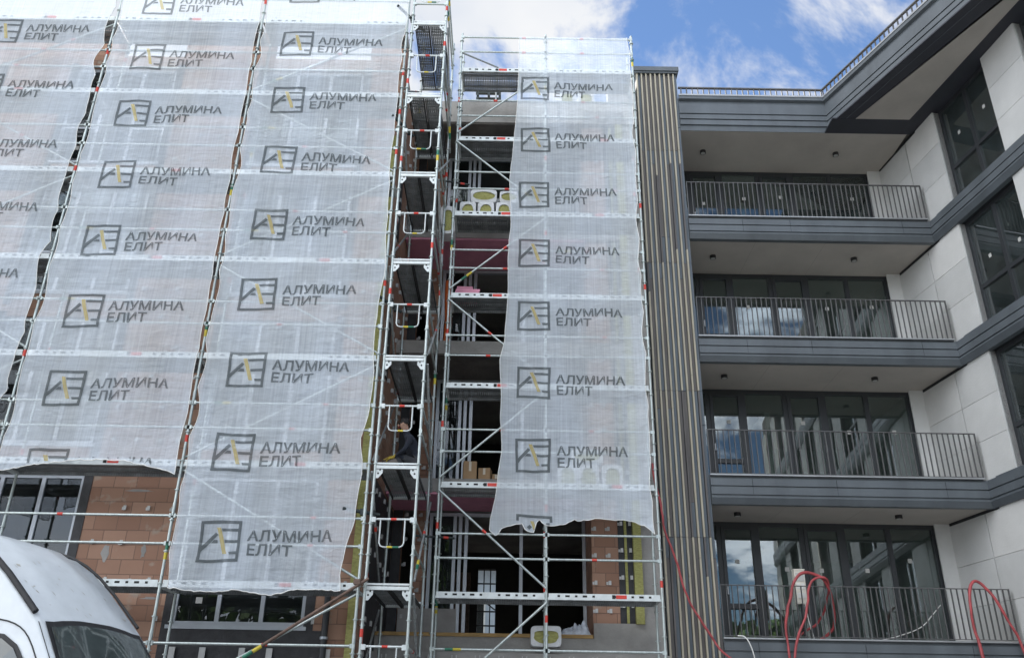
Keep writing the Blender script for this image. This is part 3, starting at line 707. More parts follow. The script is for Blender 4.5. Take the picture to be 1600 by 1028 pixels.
# --- left facade scaffold
YF, YI = 14.2, 14.93
LX = [-11.75, -8.64, -5.50, -2.365]
LZ = [1.75 + 1.963 * k for k in range(8)]
A = thing('facade_scaffold', (-7.0, 14.5, GZ), 'long galvanised scaffold carrying three logo nets along the brick facade', 'scaffold')
for i, x in enumerate(LX):
    standard(x, YF, GZ, 18.2, A, 100 + i); standard(x, YI, GZ, 16.2, A, 120 + i)
sd_ = 0
for i in range(3):
    a, b = LX[i], LX[i + 1]
    for k, z in enumerate(LZ):
        sd_ += 1; deck_x(a, b, YF, YI, z, A, sd_)
        for dz in (0.62, 1.07): tube_part('guardrail', (a, YF, z + dz), (b, YF, z + dz), A, seed=300 + sd_ * 2 + (dz > 1))
    for k, z in enumerate(LZ[:-1]):
        if i == 2 or i == 0:
            p, q = ((a, z), (b, LZ[k + 1])) if (k % 2 == 0) else ((b, z), (a, LZ[k + 1]))
            tube_part('diagonal_brace', (p[0], YF + 0.05, p[1] + 0.1), (q[0], YF + 0.05, q[1] - 0.1), A, seed=500 + sd_ + k, hooks=False)
# short tubes that couple the facade scaffold to the stair tower
for (x0, x1, y0, y1, z0, z1) in ((-2.72, -2.14, 14.12, 14.34, 4.93, 4.88), (-2.48, -2.08, 14.12, 14.6, 8.86, 8.75), (-2.5, -2.1, 14.12, 14.6, 12.95, 12.8), (-2.6, -2.05, 14.1, 14.7, 15.9, 15.75)):
    mb = MB().cyl((x0, y0, z0), (x1, y1, z1), 0.03, 10, 0)
    for t in (0.55, 0.8): p = Vector((x0, y0, z0)).lerp(Vector((x1, y1, z1)), t); mb.box(p.x - 0.045, p.x + 0.045, p.y - 0.045, p.y + 0.045, p.z - 0.05, p.z + 0.05, 0)
    mb.build('coupling_tube', ['black_tube'], A)

# --- narrow tower in the corner
TX0, TX1, TY0, TY1 = -2.255, -1.535, 14.2, 16.28
T = thing('scaffold_tower', (-1.9, 15.2, GZ), 'narrow scaffold tower with looped end rails, just beside the brick corner', 'scaffold')
for i, (x, y) in enumerate(((TX0, TY0), (TX1, TY0), (TX0, TY1), (TX1, TY1))): standard(x, y, GZ, 18.2 if y < 15 else 16.9, T, 200 + i)
for k, z in enumerate(LZ):
    mb = MB()
    for y in (TY0, TY1): mb.box(TX0 + 0.02, TX1 - 0.02, y - 0.024, y + 0.024, z - 0.05, z + 0.005, 1); mb.box(TX0 + 0.02, TX1 - 0.02, y - 0.03, y - 0.0245, z + 0.02, z + 0.05, 1)
    w2 = (TX1 - TX0) / 2
    for j in range(2):
        a, b = TX0 + 0.05 + j * (w2 - 0.03), TX0 + 0.05 + (j + 1) * (w2 - 0.03) - 0.015
        mb.box(a, b, TY0 + 0.03, TY1 - 0.03, z - 0.012, z, 0)
        for c in (a, b - 0.015): mb.box(c, c + 0.015, TY0 + 0.03, TY1 - 0.03, z - 0.07, z - 0.012, 2)
        for i in range(26): y = lerp(TY0 + 0.08, TY1 - 0.08, i / 25); mb.box(a + 0.02, b - 0.02, y - 0.008, y + 0.008, z - 0.02, z - 0.012, 0)
    mb.build('deck', ['deck_steel', 'zinc_white', 'slot'], T)
    for y in (TY0,):
        for x, s_ in ((TX0, 1), (TX1, -1)):
            gp = MB(); yy = y - 0.004
            pts = [(x + s_ * 0.02, z - 0.06), (x + s_ * 0.13, z - 0.06), (x + s_ * 0.13, z - 0.12), (x + s_ * 0.06, z - 0.21), (x + s_ * 0.02, z - 0.21)]
            vs = [(p[0], yy - 0.005, p[1]) for p in pts] + [(p[0], yy + 0.005, p[1]) for p in pts]
            gp.add(vs, [list(range(5)), list(range(5, 10))[::-1]] + [[i, (i + 1) % 5, 5 + (i + 1) % 5, 5 + i] for i in range(5)], 0)
            gp.cyl((x + s_ * 0.055, yy - 0.0065, z - 0.13), (x + s_ * 0.055, yy - 0.0045, z - 0.13), 0.017, 8, 1); gp.box(x + s_ * 0.085 - 0.012, x + s_ * 0.085 + 0.012, yy - 0.0065, yy - 0.0045, z - 0.085, z - 0.05, 1)
            gp.build('gusset_plate', ['zinc_white', 'slot'], T)
    # looped end rail
    mb = MB(); zt, zb = z + 1.07, z + 0.62; y = TY0
    xa, xb = TX0 + 0.16, TX1 - 0.16; r = 0.07
    mb.cyl((TX0 + 0.03, y, zt), (TX1 - 0.03, y, zt), 0.018, 8, 0); bands(mb, (TX0 + 0.03, y, zt), (TX1 - 0.03, y, zt), 0.018, [(0.30, 0.09, 1)])
    mb.tube([(xa, y, zt), (xa, y, zb + r), (xa + r * 0.3, y, zb + r * 0.3), (xa + r, y, zb), (xb - r, y, zb), (xb - r * 0.3, y, zb + r * 0.3), (xb, y, zb + r), (xb, y, zt)], 0.0125, 8, 0)
    bands(mb, (xa + r, y, zb), (xb - r, y, zb), 0.0125, [(0.06, 0.09, 2), (0.151, 0.1, 3)] if k % 2 else [(0.1, 0.09, 2)])
    for x in (TX0 + 0.045, TX1 - 0.045): mb.box(x - 0.035, x + 0.035, y - 0.03, y + 0.03, zt - 0.05, zt + 0.03, 0)
    mb.build('end_rail', ['zinc_white', 'band_red', 'band_yellow', 'band_green'], T)
    for dz in (0.62, 1.07): tube_part('guardrail', (TX1, TY0, z + dz), (TX1, TY1, z + dz), T, seed=700 + k * 2)
    if k < 7:
        p, q = (TY0, TY1) if k % 2 else (TY1, TY0)
        tube_part('diagonal_brace', (TX1 + 0.05, p, z + 0.1), (TX1 + 0.05, q, LZ[k + 1] - 0.1), T, seed=800 + k, m='galv_old', hooks=False)
        tube_part('diagonal_brace', (TX0 - 0.05, q, z + 0.1), (TX0 - 0.05, p, LZ[k + 1] - 0.1), T, seed=830 + k, m='galv_old', hooks=False)
for z in (16.05, 17.0): tube_part('transom', (TX0, TY0, z), (TX1, TY0, z), T, seed=5, hooks=True)

# --- right facade scaffold in front of the recessed centre
RX = [-1.315, 0.69, 2.755]; RY0, RY1 = 16.0, 16.73
RZ = [1.87 + 1.995 * k for k in range(8)]
D = thing('facade_scaffold', (0.7, 16.3, GZ), 'shorter two-bay scaffold with half its front netted, beside the slatted column', 'scaffold')
for i, x in enumerate(RX):
    standard(x, RY0, GZ, 16.95, D, 900 + i); standard(x, RY1, GZ, 16.95, D, 920 + i)
for i in range(2):
    a, b = RX[i], RX[i + 1]
    for k, z in enumerate(RZ):
        deck_x(a, b, RY0, RY1, z, D, 950 + i * 10 + k)
        if k < 7:
            for dz in (0.64, 1.08): tube_part('guardrail', (a, RY0, z + dz), (b, RY0, z + dz), D, seed=1000 + k * 4 + i * 2 + (dz > 1))
            if i == 0:
                p, q = (b, a) if k % 2 else (a, b)
                tube_part('diagonal_brace', (p, RY0 - 0.05, z + 0.12), (q, RY0 - 0.05, RZ[k + 1] - 0.12), D, seed=1100 + k, hooks=False)
        else:
            for dz in (0.55, 1.0): tube_part('guardrail', (a, RY0, z + dz), (b, RY0, z + dz), D, seed=1050 + i)
tube_part('tie_tube', (-1.35, RY0 + 0.05, 16.42), (-0.45, RY1 + 0.1, 16.65), D, m='galv_old', hooks=False)
tube_part('tie_tube', (-0.5, RY1 + 0.6, 15.87), (-0.5, RY1 + 0.6, 16.9), D, m='galv_old', hooks=False)
for z in (4.9, 12.72): tube_part('tie_tube', (-1.72, 16.02, z), (-1.0, 16.2, z), D, m='black_tube', hooks=False, seed=3)

# ================================================================== nets
def text_mesh(txt):
    cu = bpy.data.curves.new('lettering', 'FONT'); cu.body = txt; cu.size = 1.0; cu.offset = 0.022; cu.resolution_u = 3
    o = bpy.data.objects.new('lettering', cu); COL.objects.link(o)
    dg = bpy.context.evaluated_depsgraph_get(); me = bpy.data.meshes.new_from_object(o.evaluated_get(dg))
    vs = [(v.co.x, v.co.y) for v in me.vertices]; fs = [list(p.vertices) for p in me.polygons]
    bpy.data.objects.remove(o); bpy.data.curves.remove(cu); bpy.data.meshes.remove(me)
    x0 = min(v[0] for v in vs); x1 = max(v[0] for v in vs); y0 = min(v[1] for v in vs); y1 = max(v[1] for v in vs)
    return [((x - x0) / (x1 - x0), (y - y0) / (y1 - y0)) for x, y in vs], fs
T1 = text_mesh('АЛУМИНА'); T2 = text_mesh('ЕЛИТ')
def tri_sub(vs, fs, size):
    """Refine faces so that printed matter follows the cloth."""
    bm = bmesh.new(); bv = [bm.verts.new((x, 0, z)) for x, z in vs]
    for f in fs:
        try: bm.faces.new([bv[i] for i in f])
        except ValueError: pass
    bmesh.ops.triangulate(bm, faces=bm.faces)
    for _ in range(5):
        lo = [e for e in bm.edges if e.calc_length() > size]
        if not lo: break
        bmesh.ops.subdivide_edges(bm, edges=lo, cuts=1); bmesh.ops.triangulate(bm, faces=[f for f in bm.faces if len(f.verts) > 3])
    bm.verts.index_update(); o = [(v.co.x, v.co.z) for v in bm.verts], [[v.index for v in f.verts] for f in bm.faces]; bm.free(); return o
def make_net(label, y0, lt, rt, bt, ztop, logo_x, logo_z, seed, root_x, amp=(0.05, 0.05)):
    """lt, rt: (z, x) of the side edges; bt: (u, z) of the lower hem; the cloth hangs from ties and bellies between them."""
    rd = random.Random(seed); o1, o2 = rd.uniform(0, 50), rd.uniform(0, 50)
    zlo = min(b for _, b in bt)
    def off(x, z):
        w_ = 0.055 * noise.noise((x * 0.8 + o1, z * 0.55, seed)) + 0.022 * noise.noise((x * 2.3, z * 1.6 + o2, seed + 9.1)) + 0.008 * noise.noise((x * 5.5, z * 3.0, seed + 3.3))
        k = max(0.0, 1 - (z - zlo) / 0.9); w_ += k * 0.05 * noise.noise((x * 4.0, z * 2.0, seed + 5)) - 0.05 * k * k
        return y0 + w_ - 0.02
    nu, nv = 56, 230; net = MB(); vs = []; uvx = {}
    for j in range(nv + 1):
        for i in range(nu + 1):
            u = i / nu; zb = interp(bt, u) + 0.025 * noise.noise((u * 40, seed, 1.7)); z = lerp(ztop, zb, j / nv)
            xl = interp(lt, z) + amp[0] * abs(math.sin((z + 0.5 * noise.noise((z * 0.7, seed, 2.0))) * math.pi / 0.98 + seed)) ** 0.8 * max(0.1, 0.6 + 0.9 * noise.noise((z * 1.1, seed, 0)))
            xr = interp(rt, z) - amp[1] * abs(math.sin((z + 0.5 * noise.noise((z * 0.7, seed, 6.0))) * math.pi / 0.98 + seed * 2)) ** 0.8 * max(0.1, 0.6 + 0.9 * noise.noise((z * 1.1, seed, 4)))
            x = lerp(xl, xr, u); vs.append((x, off(x, z), z))
    W_ = nu + 1
    net.add(vs, [[j * W_ + i, j * W_ + i + 1, (j + 1) * W_ + i + 1, (j + 1) * W_ + i] for j in range(nv) for i in range(nu)], 0, True)
    o = thing('debris_net', (root_x, y0, zlo), label, 'net', 'printed debris nets on the scaffolds')
    net.build('mesh_cloth', 'netting', o)
    # hem cords with their ties
    for tab, e in ((0, 'l'), (nu, 'r')):
        pts = [vs[j * W_ + tab] for j in range(0, nv + 1, 2)]; MB().tube(pts, 0.007, 5).build('hem_cord', 'cable_white', o)
    MB().tube([vs[nv * W_ + i] for i in range(nu + 1)], 0.008, 5).build('hem_cord', 'cable_white', o)
    def bottom(x): u = (x - interp(lt, zlo + .3)) / (interp(rt, zlo + .3) - interp(lt, zlo + .3)); return interp(bt, min(1, max(0, u)))
    for zc in logo_z:
        cx = logo_x + rd.uniform(-0.015, 0.015); rot = rd.uniform(-0.018, 0.018); pr = MB(); h = 0.33; s_ = 0.05
        def poly(pts, mi, faces=None):
            v2, f2 = tri_sub([(cx - h + a * 2 * h, zc - h + b * 2 * h) for a, b in pts] if faces is None else pts, faces or [list(range(len(pts)))], 0.09)
            keep = [f for f in f2 if all(v2[i][1] > bottom(v2[i][0]) + 0.02 for i in f)]
            keep = [f for f in keep if all(interp(lt, v2[i][1]) + 0.03 < v2[i][0] < interp(rt, v2[i][1]) - 0.03 for i in f)]
            v2 = [(a + 0.022 * noise.noise((a * 1.9, b * 1.9, seed)) + 0.008 * noise.noise((a * 6, b * 6, seed)) - rot * (b - zc), b + 0.022 * noise.noise((a * 1.9, b * 1.9, seed + 20)) + 0.009 * noise.noise((a * 5, b * 5, seed + 7)) + rot * (a - cx)) for a, b in v2]
            pr.add([(a, off(a, b) - 0.012, b) for a, b in v2], [list(f) for f in keep], mi, True)
        t = 0.075
        for q_ in ([(0, 0), (1, 0), (1, t), (0, t)], [(0, 1 - t), (1, 1 - t), (1, 1), (0, 1)], [(0, t), (t, t), (t, 1 - t), (0, 1 - t)], [(1 - t, t), (1, t), (1, 1 - t), (1 - t, 1 - t)],
                   [(t, 0.26), (t, 0.40), (0.36, 0.72), (0.43, 0.66)], [(0.27, 0.46), (0.45, 0.46), (0.43, 0.54), (0.34, 0.54)],
                   [(0.53, 0.74), (1 - t, 0.74), (1 - t, 0.81), (0.50, 0.81)], [(0.62, 0.46), (1 - t, 0.46), (1 - t, 0.53), (0.60, 0.53)], [(0.76, 0.18), (1 - t, 0.18), (1 - t, 0.25), (0.74, 0.25)]): poly(q_, 0)
        poly([(0.38, 0.83), (0.48, 0.83), (0.70, 0.20), (0.60, 0.20)], 1)
        for (tv, tf), x0, x1, za, zb in ((T1, 0.44, 1.80, -0.005, 0.185), (T2, 0.46, 1.16, -0.235, -0.045)):
            poly([(cx + lerp(x0, x1, a), zc + lerp(za, zb, b)) for a, b in tv], 0, tf)
        if pr.f: pr.build('printed_logo', ['ink_grey', 'ink_yellow'], o)
    return o
make_net('white logo net farthest from the tower, its outer side cut by the frame edge', 14.12, [(0, -11.6), (19, -11.6)],
         [(5.2, -8.68), (18, -8.68)],
         [(0, 5.3), (0.5, 5.45), (1, 5.2)], 18.0, -10.86, [6.1 + 1.478 * k for k in range(8)], 3.1, -10.0, (0, 0.13))
make_net('middle of the three facade nets, lower hem arching over brick and a dark window', 14.12,
         [(5, -8.57), (18, -8.56)], [(5.0, -5.53), (18, -5.53)],
         [(0, 5.42), (0.17, 5.54), (0.28, 5.60), (0.37, 5.635), (0.47, 5.66), (0.65, 5.66), (0.74, 5.63), (0.83, 5.58), (0.95, 5.50), (1, 5.43)], 18.0, -7.72, [5.52] + [5.46 + 1.48 * k for k in range(1, 9)], 5.2, -7.0, (0.07, 0.045))
make_net('long facade net hanging lowest, with its side hem beside the tower', 14.12,
         [(3.4, -5.40), (6, -5.44), (18, -5.44)],
         [(3.5, -2.60), (3.9, -2.66), (4.3, -2.60), (4.7, -2.50), (5.2, -2.47), (5.7, -2.44), (6.1, -2.52), (6.6, -2.42), (7.0, -2.38), (8.2, -2.44), (8.7, -2.42), (9.3, -2.36), (10.4, -2.40), (11.5, -2.42), (12.6, -2.42), (13.6, -2.42), (14.2, -2.38), (15.0, -2.40), (15.6, -2.30), (18, -2.42)],
         [(0.0, 3.634), (0.1328, 3.582), (0.2696, 3.569), (0.4041, 3.605), (0.5083, 3.561), (0.6115, 3.537), (0.7104, 3.619), (0.8462, 3.635), (1.0, 3.623)], 18.0, -4.635, [4.36 + 1.486 * k for k in range(10)], 8.4, -4.0, (0.10, 0.05))
make_net('single narrow logo net beside the slatted column, with a torn lower hem', 15.92,
         [(4.9, -0.36), (5.2, -0.34), (5.6, -0.27), (6.5, -0.17), (7.2, -0.20), (7.6, -0.19), (8.4, -0.24), (8.8, -0.15), (9.4, -0.13), (10.2, -0.10), (10.7, -0.12), (11.5, -0.08), (12.2, -0.09), (12.7, -0.12), (13.2, -0.07), (14.2, 0.0), (15, 0.04), (16, 0.05), (16.9, 0.05)],
         [(4.9, 2.68), (5.6, 2.66), (7, 2.68), (8.5, 2.69), (10, 2.68), (12, 2.68), (14, 2.71), (16, 2.71), (16.9, 2.70)],
         [(0.0, 4.99), (0.0437, 4.87), (0.0695, 5.02), (0.1387, 5.1), (0.197, 5.12), (0.2219, 4.97), (0.2672, 4.955), (0.2815, 5.14), (0.3017, 5.2), (0.3328, 5.09), (0.3719, 5.087), (0.4493, 5.114), (0.5275, 5.21), (0.5503, 5.12), (0.5579, 5.28), (0.5742, 5.19), (0.6444, 5.23), (0.7222, 5.222), (0.8583, 5.193), (0.954, 5.116), (1.0, 4.97)], 16.78, 0.45, [4.95 + 1.466 * k for k in range(8)], 2.2, 1.3, (0.02, 0.07))

# ================================================================== loose things on the site
def pack(x, y, z, w_, h_, d_, label, shape='dome', seed=0):
    """Mineral-wool pack: white film round it, the end left open so that the wool shows."""
    rd = random.Random(seed); o = thing('insulation_pack', (x, y, z), label, 'insulation pack', 'film-wrapped mineral wool packs')
    n = 28; out_, inn = [], []
    for i in range(n):
        t = 2 * math.pi * i / n; c, s_ = math.cos(t), math.sin(t)
        e = lambda v, p: math.copysign(abs(v) ** p, v)
        out_.append((x + w_ / 2 * e(c, 0.28) * (1 + 0.02 * rd.uniform(-1, 1)), z + h_ / 2 + h_ / 2 * e(s_, 0.28) * (1 + 0.015 * rd.uniform(-1, 1))))
        if shape == 'dome': kx, kz = 0.34 * e(c, 0.75), (0.34 * s_ if s_ > 0 else 0.44 * e(s_, 0.4)) + 0.02
        elif shape == 'bowl': kx, kz = 0.40 * e(c, 0.7), (0.36 * s_ if s_ < 0 else 0.26 * e(s_, 0.35))
        else: kx, kz = 0.42 * e(c, 0.9), 0.34 * e(s_, 1.0)
        inn.append((x + w_ * kx * (1 + 0.05 * rd.uniform(-1, 1)), z + h_ / 2 + h_ * kz))
    mb = MB(); v = [(a, y, b) for a, b in out_] + [(a, y - 0.012, b) for a, b in inn] + [(a, y + d_, b) for a, b in out_] + [(a, y + 0.05, b) for a, b in inn]
    fs = [[i, (i + 1) % n, n + (i + 1) % n, n + i] for i in range(n)] + [[i, (i + 1) % n, 2 * n + (i + 1) % n, 2 * n + i] for i in range(n)] + [list(range(2 * n, 3 * n))] + [[n + i, n + (i + 1) % n, 3 * n + (i + 1) % n, 3 * n + i] for i in range(n)]
    mb.add(v, fs, 0, False); mb.build('film_wrap', 'wool_wrap', o)
    m2 = MB(); v = [(a, y + 0.02 + 0.012 * rd.uniform(-1, 1), b) for a, b in inn] + [(x, y + 0.0, z + h_ / 2)]
    m2.add(v, [[i, (i + 1) % n, n] for i in range(n)], 0, True); m2.build('wool_core', 'wool', o)
    return o
Z12 = RZ[5]
pack(-1.02, 16.25, Z12 + 0.0, 0.36, 0.46, 0.4, 'wool pack standing under the lying one, second from the scaffold upright', seed=1)
pack(-0.62, 16.25, Z12 + 0.0, 0.36, 0.46, 0.4, 'wool pack with a rounded window under the lying pack, between two others', seed=2)
pack(-0.22, 16.25, Z12 + 0.0, 0.36, 0.46, 0.4, 'wool pack on the same high deck, partly hidden by the net hem', seed=3)
pack(-1.46, 16.35, Z12 - 0.30, 0.34, 0.70, 0.35, 'tall wool pack squeezed between the tower and the two-bay scaffold', seed=4)
pack(-0.68, 16.27, Z12 + 0.47, 0.58, 0.33, 0.4, 'wool pack lying on top of two standing packs, lens-shaped window', 'lens', seed=5)
pack(-0.12, 16.27, Z12 + 0.47, 0.40, 0.30, 0.4, 'topmost wool pack beside the lying one, half behind the net', 'lens', seed=6)
pack(0.72, 16.78, 3.09, 0.56, 0.36, 0.42, 'wool pack with a bowl-shaped window, alone on the low ledge', 'bowl', seed=7)
for i, x in enumerate((1.12, 1.52, 1.98)):
    pack(x, 16.3, RZ[2] + 0.0, 0.40, 0.52, 0.4, ['wool pack seen through the net, first of three in a row', 'wool pack seen through the net, middle of three in a row', 'wool pack seen through the net, nearest the slatted column'][i], seed=10 + i)
pack(1.5, 16.3, RZ[2] + 0.54, 0.62, 0.28, 0.4, 'wool pack lying across a row of three behind the net', 'lens', seed=14)
for i, x in enumerate((1.28, 1.76)):
    pack(x, 17.22, 15.875, 0.40, 0.40, 0.35, ['rounded wool pack on the roof edge behind the net, nearer the tower', 'rounded wool pack on the roof edge behind the net, nearer the slatted column'][i], seed=20 + i)

def carton(x, y, z, w_, d_, h_, rot, label):
    o = thing('cardboard_box', (x, y, z), label, 'box', 'cardboard boxes on the open floor')
    c, s_ = math.cos(rot), math.sin(rot)
    def P(a, b): return (x + a * c - b * s_, y + a * s_ + b * c)
    mb = MB().hexa([P(-w_ / 2, -d_ / 2), P(w_ / 2, -d_ / 2), P(w_ / 2, d_ / 2), P(-w_ / 2, d_ / 2)], z, z + h_)
    mb.hexa([P(-w_ / 2, -d_ / 2), P(w_ / 2, -d_ / 2), P(w_ / 2, -0.004), P(-w_ / 2, -0.004)], z + h_, z + h_ + 0.006).hexa([P(-w_ / 2, 0.004), P(w_ / 2, 0.004), P(w_ / 2, d_ / 2), P(-w_ / 2, d_ / 2)], z + h_, z + h_ + 0.006)
    mb.build('carton', 'card', o)
    MB().hexa([P(-0.025, -d_ / 2 - 0.002), P(0.025, -d_ / 2 - 0.002), P(0.025, -d_ / 2 - 0.0002), P(-0.025, -d_ / 2 - 0.0002)], z + h_ * 0.45, z + h_ * 0.99).build('tape', 'card_tape', o)
    return o
carton(-0.82, 17.35, 6.30, 0.27, 0.3, 0.36, 0.1, 'taller brown cardboard box at the edge of an open floor')
carton(-0.50, 17.38, 6.30, 0.24, 0.25, 0.24, -0.15, 'smaller brown cardboard box beside the taller one')
carton(-0.30, 17.5, 6.30, 0.16, 0.22, 0.15, 0.2, 'smallest low cardboard box in the row of three')

xb = MB(); z = RZ[4] + 0.0
for i in range(4): xb.hexa([(-1.22 + 0.01 * i, 16.12), (-0.72 + 0.012 * i, 16.12), (-0.76, 16.62), (-1.22, 16.62)], z + 0.052 * i + 0.002, z + 0.052 * i + 0.05)
xb.hexa([(-1.20, 16.60), (-0.86, 16.60), (-0.86, 16.65), (-1.20, 16.65)], z + 0.21, z + 0.52)
tag(xb.build('insulation_board_stack', 'xps_pink', None, (-1.0, 16.4, z)), 'stack of pink foam insulation boards on a scaffold deck', 'insulation boards')

hp = MB(); random.seed(9); vs = []; nx, ny = 30, 12
for j in range(ny + 1):
    for i in range(nx + 1):
        u, v = i / nx, j / ny; h_ = math.sin(math.pi * v) ** 0.6 * (0.10 + 0.20 * u) * (0.55 + 0.75 * abs(noise.noise((u * 7, v * 4, 2.2)))) * min(1, 6 * u, 7 * (1 - u))
        vs.append((0.98 + 0.62 * u, 17.25 + 0.5 * v, 3.346 + max(0, h_) * 1.2))
hp.add(vs, [[j * (nx + 1) + i, j * (nx + 1) + i + 1, (j + 1) * (nx + 1) + i + 1, (j + 1) * (nx + 1) + i] for j in range(ny) for i in range(nx)])
tag(hp.build('plastic_sheet_heap', 'plastic_sheet', None, (1.3, 17.4, 3.29)), 'crumpled heap of bluish plastic sheeting on the window sill', 'plastic sheet')

# orange tarp rolled behind the tower
mb = MB(); mb.tube([(-1.42, 17.3, 9.36), (-1.41, 17.32, 9.9), (-1.44, 17.3, 10.5), (-1.43, 17.28, 10.85)], 0.08, 10, 0, 4)
tag(mb.build('tarp_roll', 'orange_plastic', None, (-1.42, 17.3, 9.35)), 'narrow orange rolled tarpaulin standing on the third floor edge', 'tarpaulin')

# hoses and cables
def hose(name, pts, r, m, label, cat, group=None):
    z = min(p[2] for p in pts); c = pts[0]
    mb = MB().tube(pts, r, 10, 0, 8)
    wob = lambda v: tuple(v[k] + 0.055 * noise.noise((v[0] * 1.6 + 7 * k, v[1] * 1.6, v[2] * 1.6 + 3 * k)) + 0.018 * noise.noise((v[0] * 5 + 7 * k, v[1] * 5, v[2] * 5)) for k in range(3))
    if r > 0.015: mb.v = [wob(v) for v in mb.v]          # slack and slight kinks
    o = mb.build(name, m, None, (c[0], c[1], z)); return tag(o, label, cat, group)
hose('hose', [(2.90, 17.0, 6.6), (2.93, 16.95, 6.2), (3.0, 16.9, 5.6), (3.08, 16.9, 5.1), (3.22, 16.9, 4.6), (3.42, 16.9, 3.95), (3.7, 16.88, 3.4), (4.05, 16.8, 2.95), (4.6, 16.6, 2.5), (5.2, 16.2, 1.6), (5.4, 15.6, 0.55)], 0.022, 'hose_red', 'long red hose sagging down across the slatted column', 'hose', 'red hoses')
hose('hose', [(5.25, 16.7, 0.55), (5.24, 16.9, 1.8), (5.22, 16.98, 3.0), (5.25, 17.0, 3.7), (5.40, 17.02, 4.28), (5.72, 17.06, 4.50), (6.05, 17.12, 4.40), (6.28, 17.4, 4.0), (6.3, 17.6, 3.6), (6.05, 17.8, 3.36)], 0.027, 'hose_red', 'red hose arching over the rail in front of the white box', 'hose', 'red hoses')
hose('hose', [(5.28, 16.6, 0.55), (5.27, 16.9, 1.9), (5.32, 16.97, 3.0), (5.58, 17.0, 3.7), (5.72, 17.0, 4.2), (5.92, 17.02, 4.42), (6.12, 17.1, 4.38), (6.17, 17.42, 4.1), (6.05, 17.7, 3.72), (5.78, 17.85, 3.5), (5.66, 17.9, 3.37)], 0.023, 'hose_red', 'thinner red hose looped back under the arched one', 'hose', 'red hoses')
hose('hose', [(9.0, 16.6, 0.55), (8.85, 16.9, 2.0), (8.78, 17.0, 3.1), (8.72, 17.02, 3.9), (8.80, 17.04, 4.25), (8.97, 17.06, 4.42), (9.16, 17.05, 4.25), (9.36, 17.0, 3.75), (9.6, 16.98, 3.1), (9.9, 16.8, 1.9), (10.0, 16.4, 0.55)], 0.028, 'hose_red', 'red hose bent over the low railing beside the stone wing', 'hose', 'red hoses')
hose('cable', [(4.3, 17.05, 3.36), (4.42, 17.02, 3.34), (4.5, 16.98, 3.2), (4.56, 16.95, 2.9), (4.6, 16.9, 2.2), (4.7, 16.6, 0.53)], 0.011, 'cable_white', 'short white cable dropping over the lowest fascia', 'cable')
hose('cable', [(6.85, 17.5, 3.34), (7.2, 17.6, 3.38), (7.7, 17.8, 3.5), (8.2, 18.0, 3.68), (8.6, 18.3, 3.95), (9.0, 18.72, 4.2)], 0.010, 'cable_white', 'pale rope sagging behind the lowest railing towards the stone wing', 'rope')
hose('cable', [(5.78, 17.48, 4.02), (5.80, 17.46, 3.7), (5.86, 17.45, 3.36)], 0.011, 'cable_white', 'white cable hanging under the white power box', 'cable')

# white power box on its stand
o = thing('power_box', (5.74, 17.55, 3.31), 'white site power box on a stand behind the lowest railing', 'power box')
MB().box(5.64, 5.84, 17.50, 17.64, 4.02, 4.66).box(5.63, 5.85, 17.49, 17.65, 4.655, 4.675).build('cabinet', 'box_white', o)
mb = MB()
for dz in (0.10, 0.28): mb.box(5.66, 5.72, 17.488, 17.4995, 4.02 + dz, 4.12 + dz).box(5.75, 5.81, 17.488, 17.4995, 4.02 + dz, 4.12 + dz)
mb.build('socket', 'cable_white', o)
MB().box(5.66, 5.82, 17.492, 17.4995, 4.44, 4.60).build('cover_plate', 'sticker', o)
MB().box(5.72, 5.76, 17.55, 17.59, 3.31, 4.02).box(5.60, 5.88, 17.55, 17.58, 3.31, 3.35).box(5.72, 5.75, 17.44, 17.7, 3.31, 3.34).build('stand', 'frame_grey', o)

# brown prop tube leaning on the facade scaffold
mb = MB().cyl((-6.6, 12.6, GZ + 0.01), (-2.20, 14.1, 3.82), 0.026, 10, 0)
bands(mb, (-6.6, 12.6, GZ + 0.01), (-2.20, 14.1, 3.82), 0.026, [(3.72, 0.14, 2), (3.56, 0.15, 1)])
mb.box(-2.42, -2.31, 14.02, 14.12, 3.72, 3.80, 0)
tag(mb.build('prop_tube', ['rust_tube', 'band_green', 'band_yellow'], None, (-6.6, 12.6, GZ)), 'brown steel prop tube leaning up to the tower foot, yellow and green rings', 'tube')

# ------------------------------------------------------------------ roof things
mb = MB()
for i in range(5): mb.box(-1.02 + 0.0, -0.38, 17.5 + 0.2 * i, 17.58 + 0.2 * i, 16.42, 16.45)
for x in (-1.0, -0.72, -0.44): mb.box(x, x + 0.06, 17.5, 18.4, 16.34, 16.42)
for x in (-1.0, -0.44): 
    for y in (17.52, 18.3): mb.box(x, x + 0.05, y, y + 0.05, 15.87, 16.34)
mb.box(-1.0, -0.39, 17.52, 17.55, 16.08, 16.12)
tag(mb.build('trestle', 'black_tube', None, (-0.7, 17.9, 15.87)), 'dark trestle table standing on the flat roof near the tower', 'trestle')

